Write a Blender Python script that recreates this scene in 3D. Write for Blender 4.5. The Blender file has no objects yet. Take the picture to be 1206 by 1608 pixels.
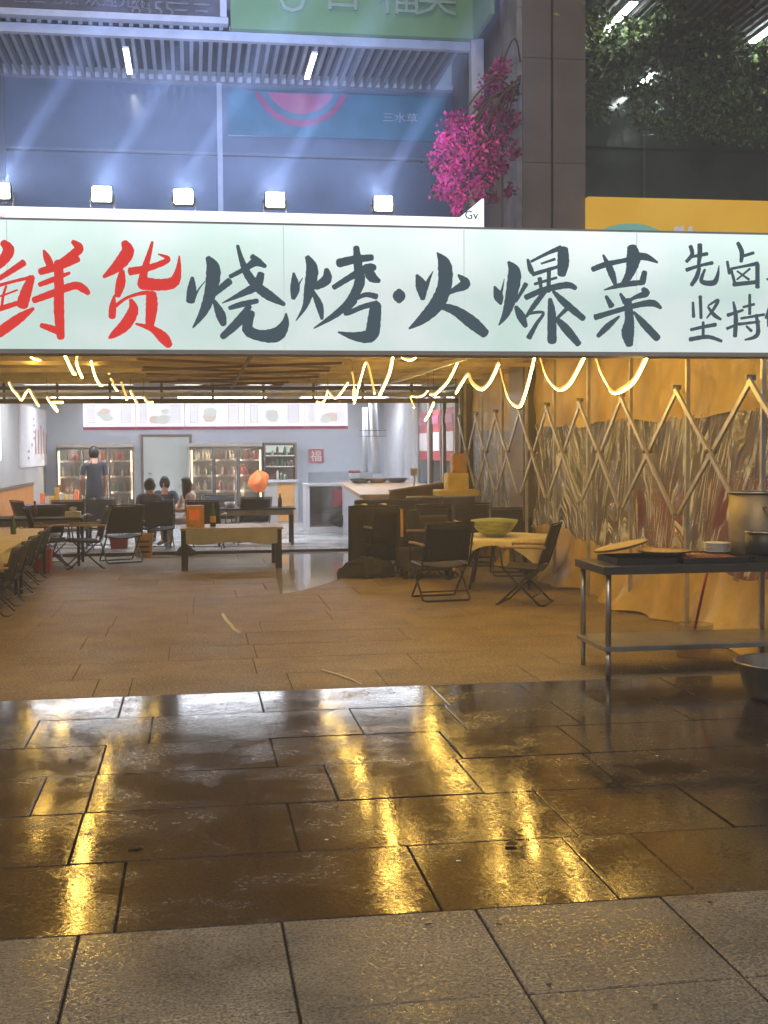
import bpy, bmesh, math, random
from mathutils import Vector, Matrix
random.seed(11)
rnd = random.uniform
sc = bpy.context.scene
C = sc.collection
R = math.radians

# ------------------------------------------------------------------ camera
F = 1950.0; H = 1.65
yaw, pit, roll = R(8.7), R(-2.88), -.0072
fw = Vector((math.sin(yaw)*math.cos(pit), math.cos(yaw)*math.cos(pit), math.sin(pit)))
rt = Vector((math.cos(yaw), -math.sin(yaw), 0)); up = rt.cross(fw)
r2 = rt*math.cos(roll)+up*math.sin(roll); u2 = -rt*math.sin(roll)+up*math.cos(roll)
cd = bpy.data.cameras.new('camera'); cam = bpy.data.objects.new('camera', cd); C.objects.link(cam)
m = Matrix((r2, u2, -fw)).transposed().to_4x4(); m.translation = Vector((0, 0, H)); cam.matrix_world = m
cd.sensor_fit = 'VERTICAL'; cd.sensor_height = 36; cd.lens = 36*F/1608; cd.clip_end = 500; cd.clip_start = .05
sc.camera = cam

# ------------------------------------------------------------------ sky and the one sun (night: both very low)
SUN_EL, SUN_AZ = R(52), R(205)
w = bpy.data.worlds.new('World'); sc.world = w; w.use_nodes = True
nt = w.node_tree; nt.nodes.clear()
sky = nt.nodes.new('ShaderNodeTexSky'); sky.sky_type = 'NISHITA'; sky.sun_disc = False
sky.sun_elevation = SUN_EL; sky.sun_rotation = SUN_AZ
bg = nt.nodes.new('ShaderNodeBackground'); bg.inputs[1].default_value = .055
wo = nt.nodes.new('ShaderNodeOutputWorld')
nt.links.new(sky.outputs[0], bg.inputs[0]); nt.links.new(bg.outputs[0], wo.inputs[0])
sd = bpy.data.lights.new('sun', 'SUN'); sd.energy = 1.5; sd.angle = R(25); sd.color = (1, .73, .40)
so = bpy.data.objects.new('sun', sd); C.objects.link(so)
sdir = Vector((math.sin(SUN_AZ)*math.cos(SUN_EL), math.cos(SUN_AZ)*math.cos(SUN_EL), math.sin(SUN_EL)))
so.rotation_euler = sdir.to_track_quat('Z', 'Y').to_euler(); so.location = (0, -5, 20)
sc.view_settings.view_transform = 'Standard'; sc.view_settings.look = 'None'
sc.view_settings.exposure = 0; sc.view_settings.gamma = 1; sc.view_settings.use_curve_mapping = False
sc.render.engine = 'CYCLES'
sc.cycles.use_denoising = True
sc.cycles.max_bounces = 7; sc.cycles.diffuse_bounces = 3; sc.cycles.glossy_bounces = 3
sc.cycles.transparent_max_bounces = 10; sc.cycles.transmission_bounces = 4
sc.cycles.sample_clamp_indirect = 6; sc.cycles.caustics_reflective = False; sc.cycles.caustics_refractive = False

# ------------------------------------------------------------------ pixel -> place in the world (planes at real distances)
def ray(u, v): return fw + r2*((u-603)/F) + u2*((804-v)/F)
def az(u, v, z=0.0):
    d = ray(u, v); return Vector((0, 0, H)) + d*((z-H)/d.z)
def ay(u, v, Y):
    d = ray(u, v); return Vector((0, 0, H)) + d*(Y/d.y)
def ax(u, v, X):
    d = ray(u, v); return Vector((0, 0, H)) + d*(X/d.x)

# ------------------------------------------------------------------ materials
def mk(name, col, rough=.5, metal=0., var=.15, vs=6., bump=0., bs=60., emis=None, es=0., spec=.5, coat=0., alpha=1., trans=0., stretch=(1, 1, 1), rvar=0., rand=0.):
    M = bpy.data.materials.new(name); M.use_nodes = True; t = M.node_tree; N = t.nodes; L = t.links
    b = N['Principled BSDF']
    g = N.new('ShaderNodeNewGeometry'); mp = N.new('ShaderNodeMapping'); mp.inputs['Scale'].default_value = stretch
    L.new(g.outputs['Position'], mp.inputs['Vector'])
    n = N.new('ShaderNodeTexNoise'); n.inputs['Scale'].default_value = vs; n.inputs['Detail'].default_value = 6
    L.new(mp.outputs[0], n.inputs['Vector'])
    mr = N.new('ShaderNodeMapRange'); mr.inputs[1].default_value = .3; mr.inputs[2].default_value = .7
    mr.inputs[3].default_value = 1-var; mr.inputs[4].default_value = 1+var
    L.new(n.outputs['Fac'], mr.inputs[0])
    val = mr.outputs[0]
    if rand:
        oi = N.new('ShaderNodeObjectInfo'); m2 = N.new('ShaderNodeMapRange')
        m2.inputs[3].default_value = 1-rand; m2.inputs[4].default_value = 1+rand
        L.new(oi.outputs['Random'], m2.inputs[0])
        mm = N.new('ShaderNodeMath'); mm.operation = 'MULTIPLY'; L.new(val, mm.inputs[0]); L.new(m2.outputs[0], mm.inputs[1]); val = mm.outputs[0]
    vm = N.new('ShaderNodeVectorMath'); vm.operation = 'SCALE'; vm.inputs[0].default_value = col[:3]
    L.new(val, vm.inputs['Scale']); L.new(vm.outputs[0], b.inputs['Base Color'])
    b.inputs['Roughness'].default_value = rough; b.inputs['Metallic'].default_value = metal
    b.inputs['Specular IOR Level'].default_value = spec; b.inputs['Coat Weight'].default_value = coat
    b.inputs['Alpha'].default_value = alpha; b.inputs['Transmission Weight'].default_value = trans
    if rvar:
        m3 = N.new('ShaderNodeMapRange'); m3.inputs[1].default_value = .35; m3.inputs[2].default_value = .65
        m3.inputs[3].default_value = max(.02, rough-rvar); m3.inputs[4].default_value = rough+rvar
        L.new(n.outputs['Fac'], m3.inputs[0]); L.new(m3.outputs[0], b.inputs['Roughness'])
    if bump:
        n2 = N.new('ShaderNodeTexNoise'); n2.inputs['Scale'].default_value = bs; n2.inputs['Detail'].default_value = 3
        L.new(mp.outputs[0], n2.inputs['Vector'])
        bp = N.new('ShaderNodeBump'); bp.inputs['Strength'].default_value = bump; bp.inputs['Distance'].default_value = .01
        L.new(n2.outputs['Fac'], bp.inputs['Height']); L.new(bp.outputs[0], b.inputs['Normal'])
    if emis:
        v2 = N.new('ShaderNodeVectorMath'); v2.operation = 'SCALE'; v2.inputs[0].default_value = emis[:3]
        L.new(val, v2.inputs['Scale']); L.new(v2.outputs[0], b.inputs['Emission Color'])
        b.inputs['Emission Strength'].default_value = es
    return M

def tile_mat(name, col, wet, fine, wetcol=.45, thr=.5, rdry=.55, rwet=.1, bd=.004, wlo=0., bscale=150., lowf=3., grain=55., rdv=.17, smin=.35, spk=.6):
    """paving stone: speckled granite whose damp patches are darker and shinier"""
    M = bpy.data.materials.new(name); M.use_nodes = True; t = M.node_tree; N = t.nodes; L = t.links
    b = N['Principled BSDF']; g = N.new('ShaderNodeNewGeometry')
    def noise(s, d=4, r=.5):
        n = N.new('ShaderNodeTexNoise'); n.inputs['Scale'].default_value = s; n.inputs['Detail'].default_value = d; n.inputs['Roughness'].default_value = r
        L.new(g.outputs['Position'], n.inputs['Vector']); return n.outputs['Fac']
    def rng(x, a, bb, c, d):
        r = N.new('ShaderNodeMapRange'); r.inputs[1].default_value = a; r.inputs[2].default_value = bb; r.inputs[3].default_value = c; r.inputs[4].default_value = d
        L.new(x, r.inputs[0]); return r.outputs[0]
    def mul(a, c):
        q = N.new('ShaderNodeMath'); q.operation = 'MULTIPLY'; L.new(a, q.inputs[0]); L.new(c, q.inputs[1]); return q.outputs[0]
    speck = rng(noise(95, 2), .36, .64, 1-spk, 1+spk); blotch = rng(noise(2.2, 6, .65), .3, .7, .7, 1.3)
    fac = rng(noise(wet, 6, .62), thr-.09, thr+.09, wlo, 1.)          # 0 dry .. 1 wet
    oi = N.new('ShaderNodeObjectInfo'); rd = rng(oi.outputs['Random'], 0, 1, 1-rdv, 1+rdv)
    v = mul(mul(speck, blotch), mul(rd, rng(fac, 0, 1, 1, wetcol)))
    vm = N.new('ShaderNodeVectorMath'); vm.operation = 'SCALE'; vm.inputs[0].default_value = col
    L.new(v, vm.inputs['Scale']); L.new(vm.outputs[0], b.inputs['Base Color'])
    L.new(mul(rng(fac, 0, 1, rdry, rwet), rng(noise(grain, 3, .6), .38, .62, .55, 1.9)), b.inputs['Roughness'])
    L.new(rng(noise(grain*1.5, 3, .7), .40, .60, smin, 1.0), b.inputs['Specular IOR Level'])
    bp = N.new('ShaderNodeBump'); bp.inputs['Distance'].default_value = bd; bp.inputs['Strength'].default_value = 1
    ad = N.new('ShaderNodeMath'); ad.operation = 'MULTIPLY_ADD'; L.new(noise(9, 3), ad.inputs[0]); ad.inputs[1].default_value = lowf
    L.new(mul(noise(bscale, 3), rng(noise(5, 4), .3, .7, fine*.5, fine*1.3)), ad.inputs[2])
    L.new(ad.outputs[0], bp.inputs['Height']); L.new(bp.outputs[0], b.inputs['Normal'])
    return M

def glass_mat(name, col, tr, rough=.05, diff=.0):
    """thin film: part see-through, part mirror, part milky"""
    M = bpy.data.materials.new(name); M.use_nodes = True; t = M.node_tree; N = t.nodes; L = t.links
    N.remove(N['Principled BSDF']); o = N['Material Output']
    a = N.new('ShaderNodeBsdfTransparent'); a.inputs[0].default_value = (*col, 1)
    gl = N.new('ShaderNodeBsdfGlossy'); gl.inputs['Roughness'].default_value = rough
    fr = N.new('ShaderNodeFresnel'); fr.inputs[0].default_value = 1.5
    ma = N.new('ShaderNodeMath'); ma.operation = 'MULTIPLY_ADD'; ma.inputs[1].default_value = .9; ma.inputs[2].default_value = 1-tr
    L.new(fr.outputs[0], ma.inputs[0])
    mx = N.new('ShaderNodeMixShader'); L.new(ma.outputs[0], mx.inputs[0]); L.new(a.outputs[0], mx.inputs[1]); L.new(gl.outputs[0], mx.inputs[2])
    L.new(mx.outputs[0], o.inputs[0]); return M

def film_mat(name):
    """crumpled clear plastic sheet"""
    M = bpy.data.materials.new(name); M.use_nodes = True; t = M.node_tree; N = t.nodes; L = t.links
    N.remove(N['Principled BSDF']); o = N['Material Output']
    g = N.new('ShaderNodeNewGeometry'); sx = N.new('ShaderNodeSeparateXYZ'); L.new(g.outputs['Position'], sx.inputs[0])
    def math_(op, a, b=None):
        q = N.new('ShaderNodeMath'); q.operation = op
        for k, x in enumerate((a, b)):
            if x is None: continue
            if isinstance(x, (int, float)): q.inputs[k].default_value = x
            else: L.new(x, q.inputs[k])
        return q.outputs[0]
    def rng(x, a, bb, c, d):
        r = N.new('ShaderNodeMapRange'); r.inputs[1].default_value = a; r.inputs[2].default_value = bb; r.inputs[3].default_value = c; r.inputs[4].default_value = d
        L.new(x, r.inputs[0]); return r.outputs[0]
    def nz(vec, s_, d=4, dist=0.):
        n = N.new('ShaderNodeTexNoise'); n.inputs['Scale'].default_value = s_; n.inputs['Detail'].default_value = d; n.inputs['Distortion'].default_value = dist
        L.new(vec, n.inputs['Vector']); return n.outputs['Fac']
    c0 = N.new('ShaderNodeCombineXYZ'); L.new(sx.outputs['Y'], c0.inputs[0]); c0.inputs[1].default_value = 3.
    tilt = rng(nz(c0.outputs[0], 1.5, 1), .35, .65, -.55, .55)
    yy = math_('ADD', sx.outputs['Y'], math_('MULTIPLY', math_('SUBTRACT', sx.outputs['Z'], 1.5), tilt))
    c1 = N.new('ShaderNodeCombineXYZ'); L.new(yy, c1.inputs[0]); L.new(math_('MULTIPLY', sx.outputs['Z'], .11), c1.inputs[1])
    n = nz(c1.outputs[0], 13, 5, .08)
    bp = N.new('ShaderNodeBump'); bp.inputs['Distance'].default_value = .12; L.new(n, bp.inputs['Height'])
    a = N.new('ShaderNodeBsdfTransparent'); a.inputs[0].default_value = (.84, .80, .76, 1)
    gl = N.new('ShaderNodeBsdfGlossy'); gl.inputs['Roughness'].default_value = .2; gl.inputs['Color'].default_value = (.9, .92, 1, 1); L.new(bp.outputs[0], gl.inputs['Normal'])
    df = N.new('ShaderNodeBsdfDiffuse'); df.inputs[0].default_value = (.62, .64, .70, 1); L.new(bp.outputs[0], df.inputs['Normal'])
    m1 = N.new('ShaderNodeMixShader'); m1.inputs[0].default_value = .45; L.new(gl.outputs[0], m1.inputs[1]); L.new(df.outputs[0], m1.inputs[2])
    mx = N.new('ShaderNodeMixShader'); L.new(rng(n, .4, .62, .22, .6), mx.inputs[0]); L.new(a.outputs[0], mx.inputs[1]); L.new(m1.outputs[0], mx.inputs[2])
    st = rng(nz(c1.outputs[0], 20, 5, .05), .525, .575, 0., 1.)  # white streaks paint the light glints into the film's colour
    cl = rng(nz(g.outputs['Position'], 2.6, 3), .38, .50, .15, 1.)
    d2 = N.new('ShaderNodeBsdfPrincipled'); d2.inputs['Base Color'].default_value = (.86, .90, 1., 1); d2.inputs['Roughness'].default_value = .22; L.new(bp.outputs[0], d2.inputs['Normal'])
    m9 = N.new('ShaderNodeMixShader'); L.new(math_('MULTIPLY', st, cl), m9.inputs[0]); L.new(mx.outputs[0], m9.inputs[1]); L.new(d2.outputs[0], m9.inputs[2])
    L.new(m9.outputs[0], o.inputs[0]); return M

def glow(name, col, s):
    M = bpy.data.materials.new(name); M.use_nodes = True; N = M.node_tree.nodes; L = M.node_tree.links
    N.remove(N['Principled BSDF']); e = N.new('ShaderNodeEmission'); e.inputs[0].default_value = (*col, 1); e.inputs[1].default_value = s
    L.new(e.outputs[0], N['Material Output'].inputs[0]); return M

def backlit(name, c1, c2, s, z0, z1, hot=.35):
    """printed light box face: the tubes inside sit near its top edge"""
    M = bpy.data.materials.new(name); M.use_nodes = True; t = M.node_tree; N = t.nodes; L = t.links
    N.remove(N['Principled BSDF']); g = N.new('ShaderNodeNewGeometry')
    n = N.new('ShaderNodeTexNoise'); n.inputs['Scale'].default_value = 1.6; n.inputs['Detail'].default_value = 3; L.new(g.outputs['Position'], n.inputs['Vector'])
    mx = N.new('ShaderNodeMix'); mx.data_type = 'RGBA'; mx.inputs['A'].default_value = (*c1, 1); mx.inputs['B'].default_value = (*c2, 1)
    r = N.new('ShaderNodeMapRange'); r.inputs[1].default_value = .35; r.inputs[2].default_value = .65; L.new(n.outputs['Fac'], r.inputs[0]); L.new(r.outputs[0], mx.inputs['Factor'])
    sx = N.new('ShaderNodeSeparateXYZ'); L.new(g.outputs['Position'], sx.inputs[0])
    rz = N.new('ShaderNodeMapRange'); rz.inputs[1].default_value = z0; rz.inputs[2].default_value = z1; rz.inputs[3].default_value = s; rz.inputs[4].default_value = s*(1+hot)
    L.new(sx.outputs['Z'], rz.inputs[0])
    e = N.new('ShaderNodeEmission'); L.new(mx.outputs['Result'], e.inputs[0]); L.new(rz.outputs[0], e.inputs[1])
    L.new(e.outputs[0], N['Material Output'].inputs[0]); return M

def water_mat(name):  # glossy wet patch whose pale colour paints in the shop's light
    M = bpy.data.materials.new(name); M.use_nodes = True; t = M.node_tree; N = t.nodes; L = t.links; b = N['Principled BSDF']
    g = N.new('ShaderNodeNewGeometry'); mp = N.new('ShaderNodeMapping'); mp.inputs['Scale'].default_value = (.35, 1.6, 1); L.new(g.outputs['Position'], mp.inputs[0])
    n = N.new('ShaderNodeTexNoise'); n.inputs['Scale'].default_value = 7; L.new(mp.outputs[0], n.inputs[0])
    bp = N.new('ShaderNodeBump'); bp.inputs['Distance'].default_value = .003; L.new(n.outputs['Fac'], bp.inputs['Height']); L.new(bp.outputs[0], b.inputs['Normal'])
    b.inputs['Base Color'].default_value = (.60, .60, .66, 1); b.inputs['IOR'].default_value = 2.1; b.inputs['Roughness'].default_value = .1; b.inputs['Specular IOR Level'].default_value = 1.; b.inputs['Coat Weight'].default_value = .6; return M
M = dict(
  puddle=water_mat('standing water'),
  granite=tile_mat('granite paving', (.27, .235, .175), 1.6, .9, .6, .52, .40, .20, .0014, 0., 60., .6, 60., .08),
  wet=tile_mat('wet paving', (.066, .051, .033), 2.6, .75, .55, .445, .22, .07, .0005, .2, 45., .5, 42.),
  floor=tile_mat('damp floor tile', (.22, .168, .095), .9, .12, .85, .6, .62, .46, .0015, 0., 150., 1., 55., .06, .3, .22),
  joint=mk('dark joint', (.025, .022, .018), .7, bump=.3),
  asphalt=mk('asphalt', (.05, .05, .05), .6, bump=.4),
  shopfloor=tile_mat('shop floor tile', (.42, .42, .43), 1.5, .04, .8, .5, .3, .16, .002),
  steel=mk('brushed steel', (.42, .42, .41), .34, .9, .2, 4, .08, 90),
  steel_old=mk('dull steel', (.23, .21, .18), .42, .8, .25, 6, .1, 60),
  darksteel=mk('dark wet steel', (.11, .10, .09), .3, .6, .25, 6),
  alu=mk('aluminium bar', (.55, .53, .5), .35, .5, .2, 8),
  white_metal=mk('white metal', (.55, .56, .6), .45, 0, .1),
  greywhite=mk('grey white trim', (.42, .43, .47), .5, 0, .12),
  fabric=mk('black canvas', (.022, .021, .024), .8, 0, .25, 30, .3, 500, rand=.3),
  fabric2=mk('brown black canvas', (.045, .037, .03), .8, 0, .25, 30, .3, 500, rand=.3),
  frame=mk('black tube', (.03, .026, .022), .38, .3, .2),
  wood=mk('pale wood', (.42, .31, .18), .5, 0, .2, 9, .1, 60, stretch=(1, 6, 1)),
  darkwood=mk('brown board', (.16, .08, .045), .45, 0, .2, 8, .1, 50),
  cloth=mk('cream cloth', (.78, .70, .52), .75, 0, .08, 9, .2, 160),
  orange=mk('orange tarpaulin', (.56, .41, .14), .45, 0, .2, 3, 1.5, 5, spec=.4),
  roofcloth=mk('tan canopy cloth', (.80, .64, .34), .7, 0, .22, 2.2, .4, 10),
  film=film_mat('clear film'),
  wallblue=mk('pale blue wall', (.47, .51, .58), .6, 0, .06, 3),
  wallgrey=mk('grey wall', (.42, .41, .40), .6, 0, .08, 3),
  orangewall=mk('orange dado', (.62, .24, .05), .5, 0, .15, 5),
  ceil=mk('ceiling board', (.38, .34, .29), .7, 0, .15, 4),
  doorm=mk('grey green door', (.48, .53, .50), .5, 0, .04, 3),
  brown=mk('brown trim', (.16, .10, .07), .5, 0, .15),
  post=mk('brown post', (.15, .11, .08), .5, .1, .15),
  column=mk('dark stone cladding', (.17, .15, .16), .35, 0, .15, 2.5, .05, 40),
  groove=mk('groove', (.015, .014, .016), .7),
  marble=mk('pale veined stone', (.30, .29, .33), .3, 0, .35, 3.5),
  glassdark=mk('tinted glass', (.11, .14, .19), .16, 0, .3, 1.2, spec=.8, rvar=.06),
  glassright=mk('dark green glass', (.06, .08, .075), .16, 0, .6, 1.1, spec=.6, rvar=.06),
  mull=mk('mullion', (.16, .17, .2), .4, .4, .1),
  fin=mk('soffit fin', (.30, .31, .34), .5, .2, .1),
  void=mk('soffit void', (.02, .022, .03), .8),
  greensign=mk('green panel', (.13, .25, .115), .45, 0, .12, 1.5),
  greenletter=mk('green grey letter', (.22, .3, .22), .4, 0, .1),
  darkboard=mk('dark billboard print', (.045, .042, .05), .5, 0, .4, 7),
  beige=mk('worn print', (.13, .125, .135), .6, 0, .3),
  teal=mk('teal panel', (.05, .16, .22), .25, 0, .25, 2, emis=(.02, .13, .2), es=.12),
  pink=mk('pink print', (.30, .07, .16), .3, 0, .2, 3, emis=(.2, .05, .13), es=.4),
  pinkline=mk('pink ring', (.25, .06, .14), .3, 0, .3, 3, emis=(.35, .04, .15), es=.15),
  yellowsign=backlit('yellow light box', (.68, .37, .035), (.72, .42, .05), .95, 4.4, 4.95, .05),
  tealprint=glow('teal print', (.22, .48, .42), .8),
  bigsign=backlit('white green light box', (.66, .84, .78), (.84, .93, .92), .95, 2.7, 3.14, .38),
  whitestrip=backlit('white light box', (.93, .92, 1.), (.88, .90, 1.), 1.5, 3, 3.4, .1),
  seamline=glow('seam', (.68, .82, .77), .97),
  redink=glow('lit red ink', (.80, .055, .045), .95),
  blackink=glow('lit slate ink', (.075, .108, .13), .92),
  pinkink=glow('lit pink ink', (.75, .25, .4), .8),
  led=glow('warm LED tube', (1., .60, .12), 75.),
  roofbar=mk('tan painted bar', (.66, .56, .36), .5, 0, .2, 5),
  leddim=mk('yellow glowing sleeve', (.6, .45, .12), .5, var=.05, emis=(1, .66, .16), es=1.1),
  cool=glow('cool tube', (.85, .95, .9), 40.),
  coolsoft=glow('cool soffit tube', (.9, .93, 1.), 12.),
  flood=glow('flood lens', (.85, .93, 1.), 150.),
  black=mk('black casing', (.02, .02, .022), .45),
  shoplight=glow('shop ceiling panel', (.86, .91, 1.), 19.),
  menu=glow('menu light box', (.93, .9, 1.), 1.5),
  menugrey=glow('menu print grey', (.5, .5, .52), 1.),
  menulight=glow('menu print pale', (.80, .84, .80), 1.1),
  menupink=glow('menu print dish', (.85, .72, .68), 1.1),
  menured=glow('menu red band', (.45, .05, .13), .7),
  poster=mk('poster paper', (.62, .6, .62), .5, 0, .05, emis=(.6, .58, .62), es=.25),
  posterdark=mk('poster grey print', (.25, .25, .3), .5),
  posterbrown=mk('poster skewer print', (.4, .12, .05), .5),
  fridgetube=glow('fridge tube', (1., .78, .42), 9.),
  fridgein_light=glow('fridge inner light', (1., .88, .70), 45.),
  fridgein=mk('fridge interior', (.34, .29, .24), .5, 0, .2),
  shelf=mk('pale shelf', (.75, .72, .66), .4),
  red=mk('red plastic', (.45, .035, .03), .35, rand=.1),
  redprint=mk('red poster', (.42, .06, .08), .5, var=.4, vs=7),
  yellow=mk('yellow plastic', (.68, .36, .03), .35, 0, .2, 8),
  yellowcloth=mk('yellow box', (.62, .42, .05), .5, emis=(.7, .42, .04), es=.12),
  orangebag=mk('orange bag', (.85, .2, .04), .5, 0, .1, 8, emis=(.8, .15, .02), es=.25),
  greenbottle=mk('green bottle', (.05, .13, .05), .2),
  brownbottle=mk('brown bottle', (.14, .07, .03), .2),
  palebottle=mk('pale bottle', (.65, .6, .5), .3),
  redcan=mk('red can', (.4, .05, .05), .3),
  melon=mk('striped melon skin', (.38, .42, .14), .4, 0, .5, 6, stretch=(1, 1, 9)),
  greenbowl=mk('green bowl', (.3, .4, .12), .35),
  skin=mk('skin', (.50, .27, .18), .5, 0, .05),
  hair=mk('black hair', (.012, .01, .01), .5),
  navy=mk('navy cloth', (.03, .035, .055), .8),
  greycloth=mk('slate shirt', (.09, .095, .12), .8),
  pinkcloth=mk('pale pink top', (.6, .42, .36), .8),
  trousers=mk('dark trousers', (.03, .03, .035), .8),
  purple=mk('dusty purple cloth', (.10, .08, .13), .75, 0, .2),
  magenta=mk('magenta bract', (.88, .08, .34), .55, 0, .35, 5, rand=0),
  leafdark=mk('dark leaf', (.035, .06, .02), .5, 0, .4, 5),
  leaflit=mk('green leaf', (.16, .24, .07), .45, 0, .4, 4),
  bark=mk('bark', (.09, .06, .04), .8, bump=.5),
  straw=mk('woven straw', (.5, .36, .15), .6, 0, .2, 40, .3, 90),
  food=mk('grilled skewers', (.18, .05, .025), .5, 0, .5, 30, .5, 60),
  paper=mk('white paper', (.75, .75, .75), .6),
  clearplastic=glass_mat('clear pane', (.9, .93, .95), .88, .06),
  smoke=glass_mat('fridge glass', (.8, .78, .75), .86, .06),
  redwall=mk('reddish back wall', (.26, .13, .10), .6, 0, .5, 2),
)

# ------------------------------------------------------------------ mesh helpers
class MB:
    def __init__(s): s.v = []; s.f = []; s.sm = []
    def add(s, vs, fs, smooth=False):
        o = len(s.v); s.v += [tuple(p) for p in vs]; s.f += [tuple(i+o for i in f) for f in fs]; s.sm += [smooth]*len(fs); return s
    def box(s, x0, x1, y0, y1, z0, z1):
        return s.add([(x0,y0,z0),(x1,y0,z0),(x1,y1,z0),(x0,y1,z0),(x0,y0,z1),(x1,y0,z1),(x1,y1,z1),(x0,y1,z1)],
              [(0,3,2,1),(4,5,6,7),(0,1,5,4),(1,2,6,5),(2,3,7,6),(3,0,4,7)])
    def tube(s, pts, r, n=8, cap=True, radii=None, closed=False):
        pts = [Vector(p) for p in pts]; k = len(pts); vs = []; ref = None
        for i, p in enumerate(pts):
            a = pts[i-1] if (i > 0 or closed) else p; b = pts[(i+1) % k] if (i < k-1 or closed) else p
            t = (b-a).normalized() if (b-a).length > 1e-9 else Vector((0, 0, 1))
            if ref is None: ref = t.orthogonal().normalized()
            ref = (ref - t*ref.dot(t)); ref = ref.normalized() if ref.length > 1e-6 else t.orthogonal().normalized()
            q = t.cross(ref); rr = radii[i] if radii else r
            vs += [p + (ref*math.cos(2*math.pi*j/n)+q*math.sin(2*math.pi*j/n))*rr for j in range(n)]
        fs = [(i*n+j, i*n+(j+1) % n, ((i+1) % k)*n+(j+1) % n, ((i+1) % k)*n+j) for i in range(k if closed else k-1) for j in range(n)]
        if cap and not closed: fs += [tuple(range(n-1, -1, -1)), tuple((k-1)*n+j for j in range(n))]
        return s.add(vs, fs, True)
    def lathe(s, prof, c=(0, 0, 0), n=24):
        vs = []; fs = []
        for r, z in prof: vs += [(c[0]+r*math.cos(2*math.pi*j/n), c[1]+r*math.sin(2*math.pi*j/n), c[2]+z) for j in range(n)]
        for i in range(len(prof)-1): fs += [(i*n+j, i*n+(j+1) % n, (i+1)*n+(j+1) % n, (i+1)*n+j) for j in range(n)]
        return s.add(vs, fs, True)
    def bar(s, p, q, wx, wy):
        """box section bar from p to q"""
        p, q = Vector(p), Vector(q); t = (q-p).normalized(); a = t.cross(Vector((1, 0, 0)))
        a = a.normalized() if a.length > 1e-3 else Vector((0, 1, 0)); b = t.cross(a)
        vs = [e + a*sa*wy/2 + b*sb*wx/2 for e in (p, q) for sa, sb in ((-1,-1),(1,-1),(1,1),(-1,1))]
        return s.add(vs, [(0,1,2,3),(7,6,5,4),(0,4,5,1),(1,5,6,2),(2,6,7,3),(3,7,4,0)])
    def grid(s, fn, nu, nv, thick=None):
        vs = [fn(i/nu, j/nv) for j in range(nv+1) for i in range(nu+1)]
        fs = [(j*(nu+1)+i, j*(nu+1)+i+1, (j+1)*(nu+1)+i+1, (j+1)*(nu+1)+i) for j in range(nv) for i in range(nu)]
        return s.add(vs, fs, True)
    def build(s, name, mat, parent=None, world=False, bevel=0, kind=None, solid=0):
        off = Vector((0, 0, 0))
        if world and parent is not None:
            p = parent
            while p: off += p.location; p = p.parent
        me = bpy.data.meshes.new(name); me.from_pydata([tuple(Vector(v)-off) for v in s.v], [], s.f); me.update()
        for p, q in zip(me.polygons, s.sm): p.use_smooth = q
        me.materials.append(M[mat] if isinstance(mat, str) else mat)
        o = bpy.data.objects.new(name, me); C.objects.link(o); o.parent = parent
        if bevel:
            b = o.modifiers.new('bevel', 'BEVEL'); b.width = bevel; b.segments = 2; b.limit_method = 'ANGLE'
        if solid:
            b = o.modifiers.new('solid', 'SOLIDIFY'); b.thickness = solid
        if kind: o['kind'] = kind
        return o
def B(*a): return MB().box(*a)
def tag(o, label=None, cat=None, group=None, kind=None):
    if label: o['label'] = label
    if cat: o['category'] = cat
    if group: o['group'] = group
    if kind: o['kind'] = kind
    return o
def empty(name, loc, label, cat, group=None, rz=0):
    o = bpy.data.objects.new(name, None); C.objects.link(o); o.location = loc; o.rotation_euler.z = rz; o.empty_display_size = .2
    return tag(o, label, cat, group)
def kids(o): return [c for c in bpy.data.objects if c.parent == o]
def copy_tree(o, parent=None):
    c = o.copy(); C.objects.link(c)
    if parent: c.parent = parent
    for ch in kids(o): copy_tree(ch, c)
    return c
def put(o, loc, rz, label, group=None):
    o.location = loc; o.rotation_euler.z = rz; o['label'] = label
    if group: o['group'] = group
    return o
def text(name, body, size, loc, mat, parent, rot=(math.pi/2, 0, 0), ext=.004, align='LEFT', sx=1):
    cu = bpy.data.curves.new(name, 'FONT'); cu.body = body; cu.size = size; cu.extrude = ext; cu.align_x = align; cu.resolution_u = 2
    t = bpy.data.objects.new(name, cu); C.objects.link(t)
    bpy.context.view_layer.update()
    me = bpy.data.meshes.new_from_object(t.evaluated_get(bpy.context.evaluated_depsgraph_get()))
    C.objects.unlink(t); bpy.data.objects.remove(t)
    me.materials.clear(); me.materials.append(M[mat])
    o = bpy.data.objects.new(name, me); C.objects.link(o); o.parent = parent; o.location = loc; o.rotation_euler = rot; o.scale.x = sx
    return o

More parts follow.
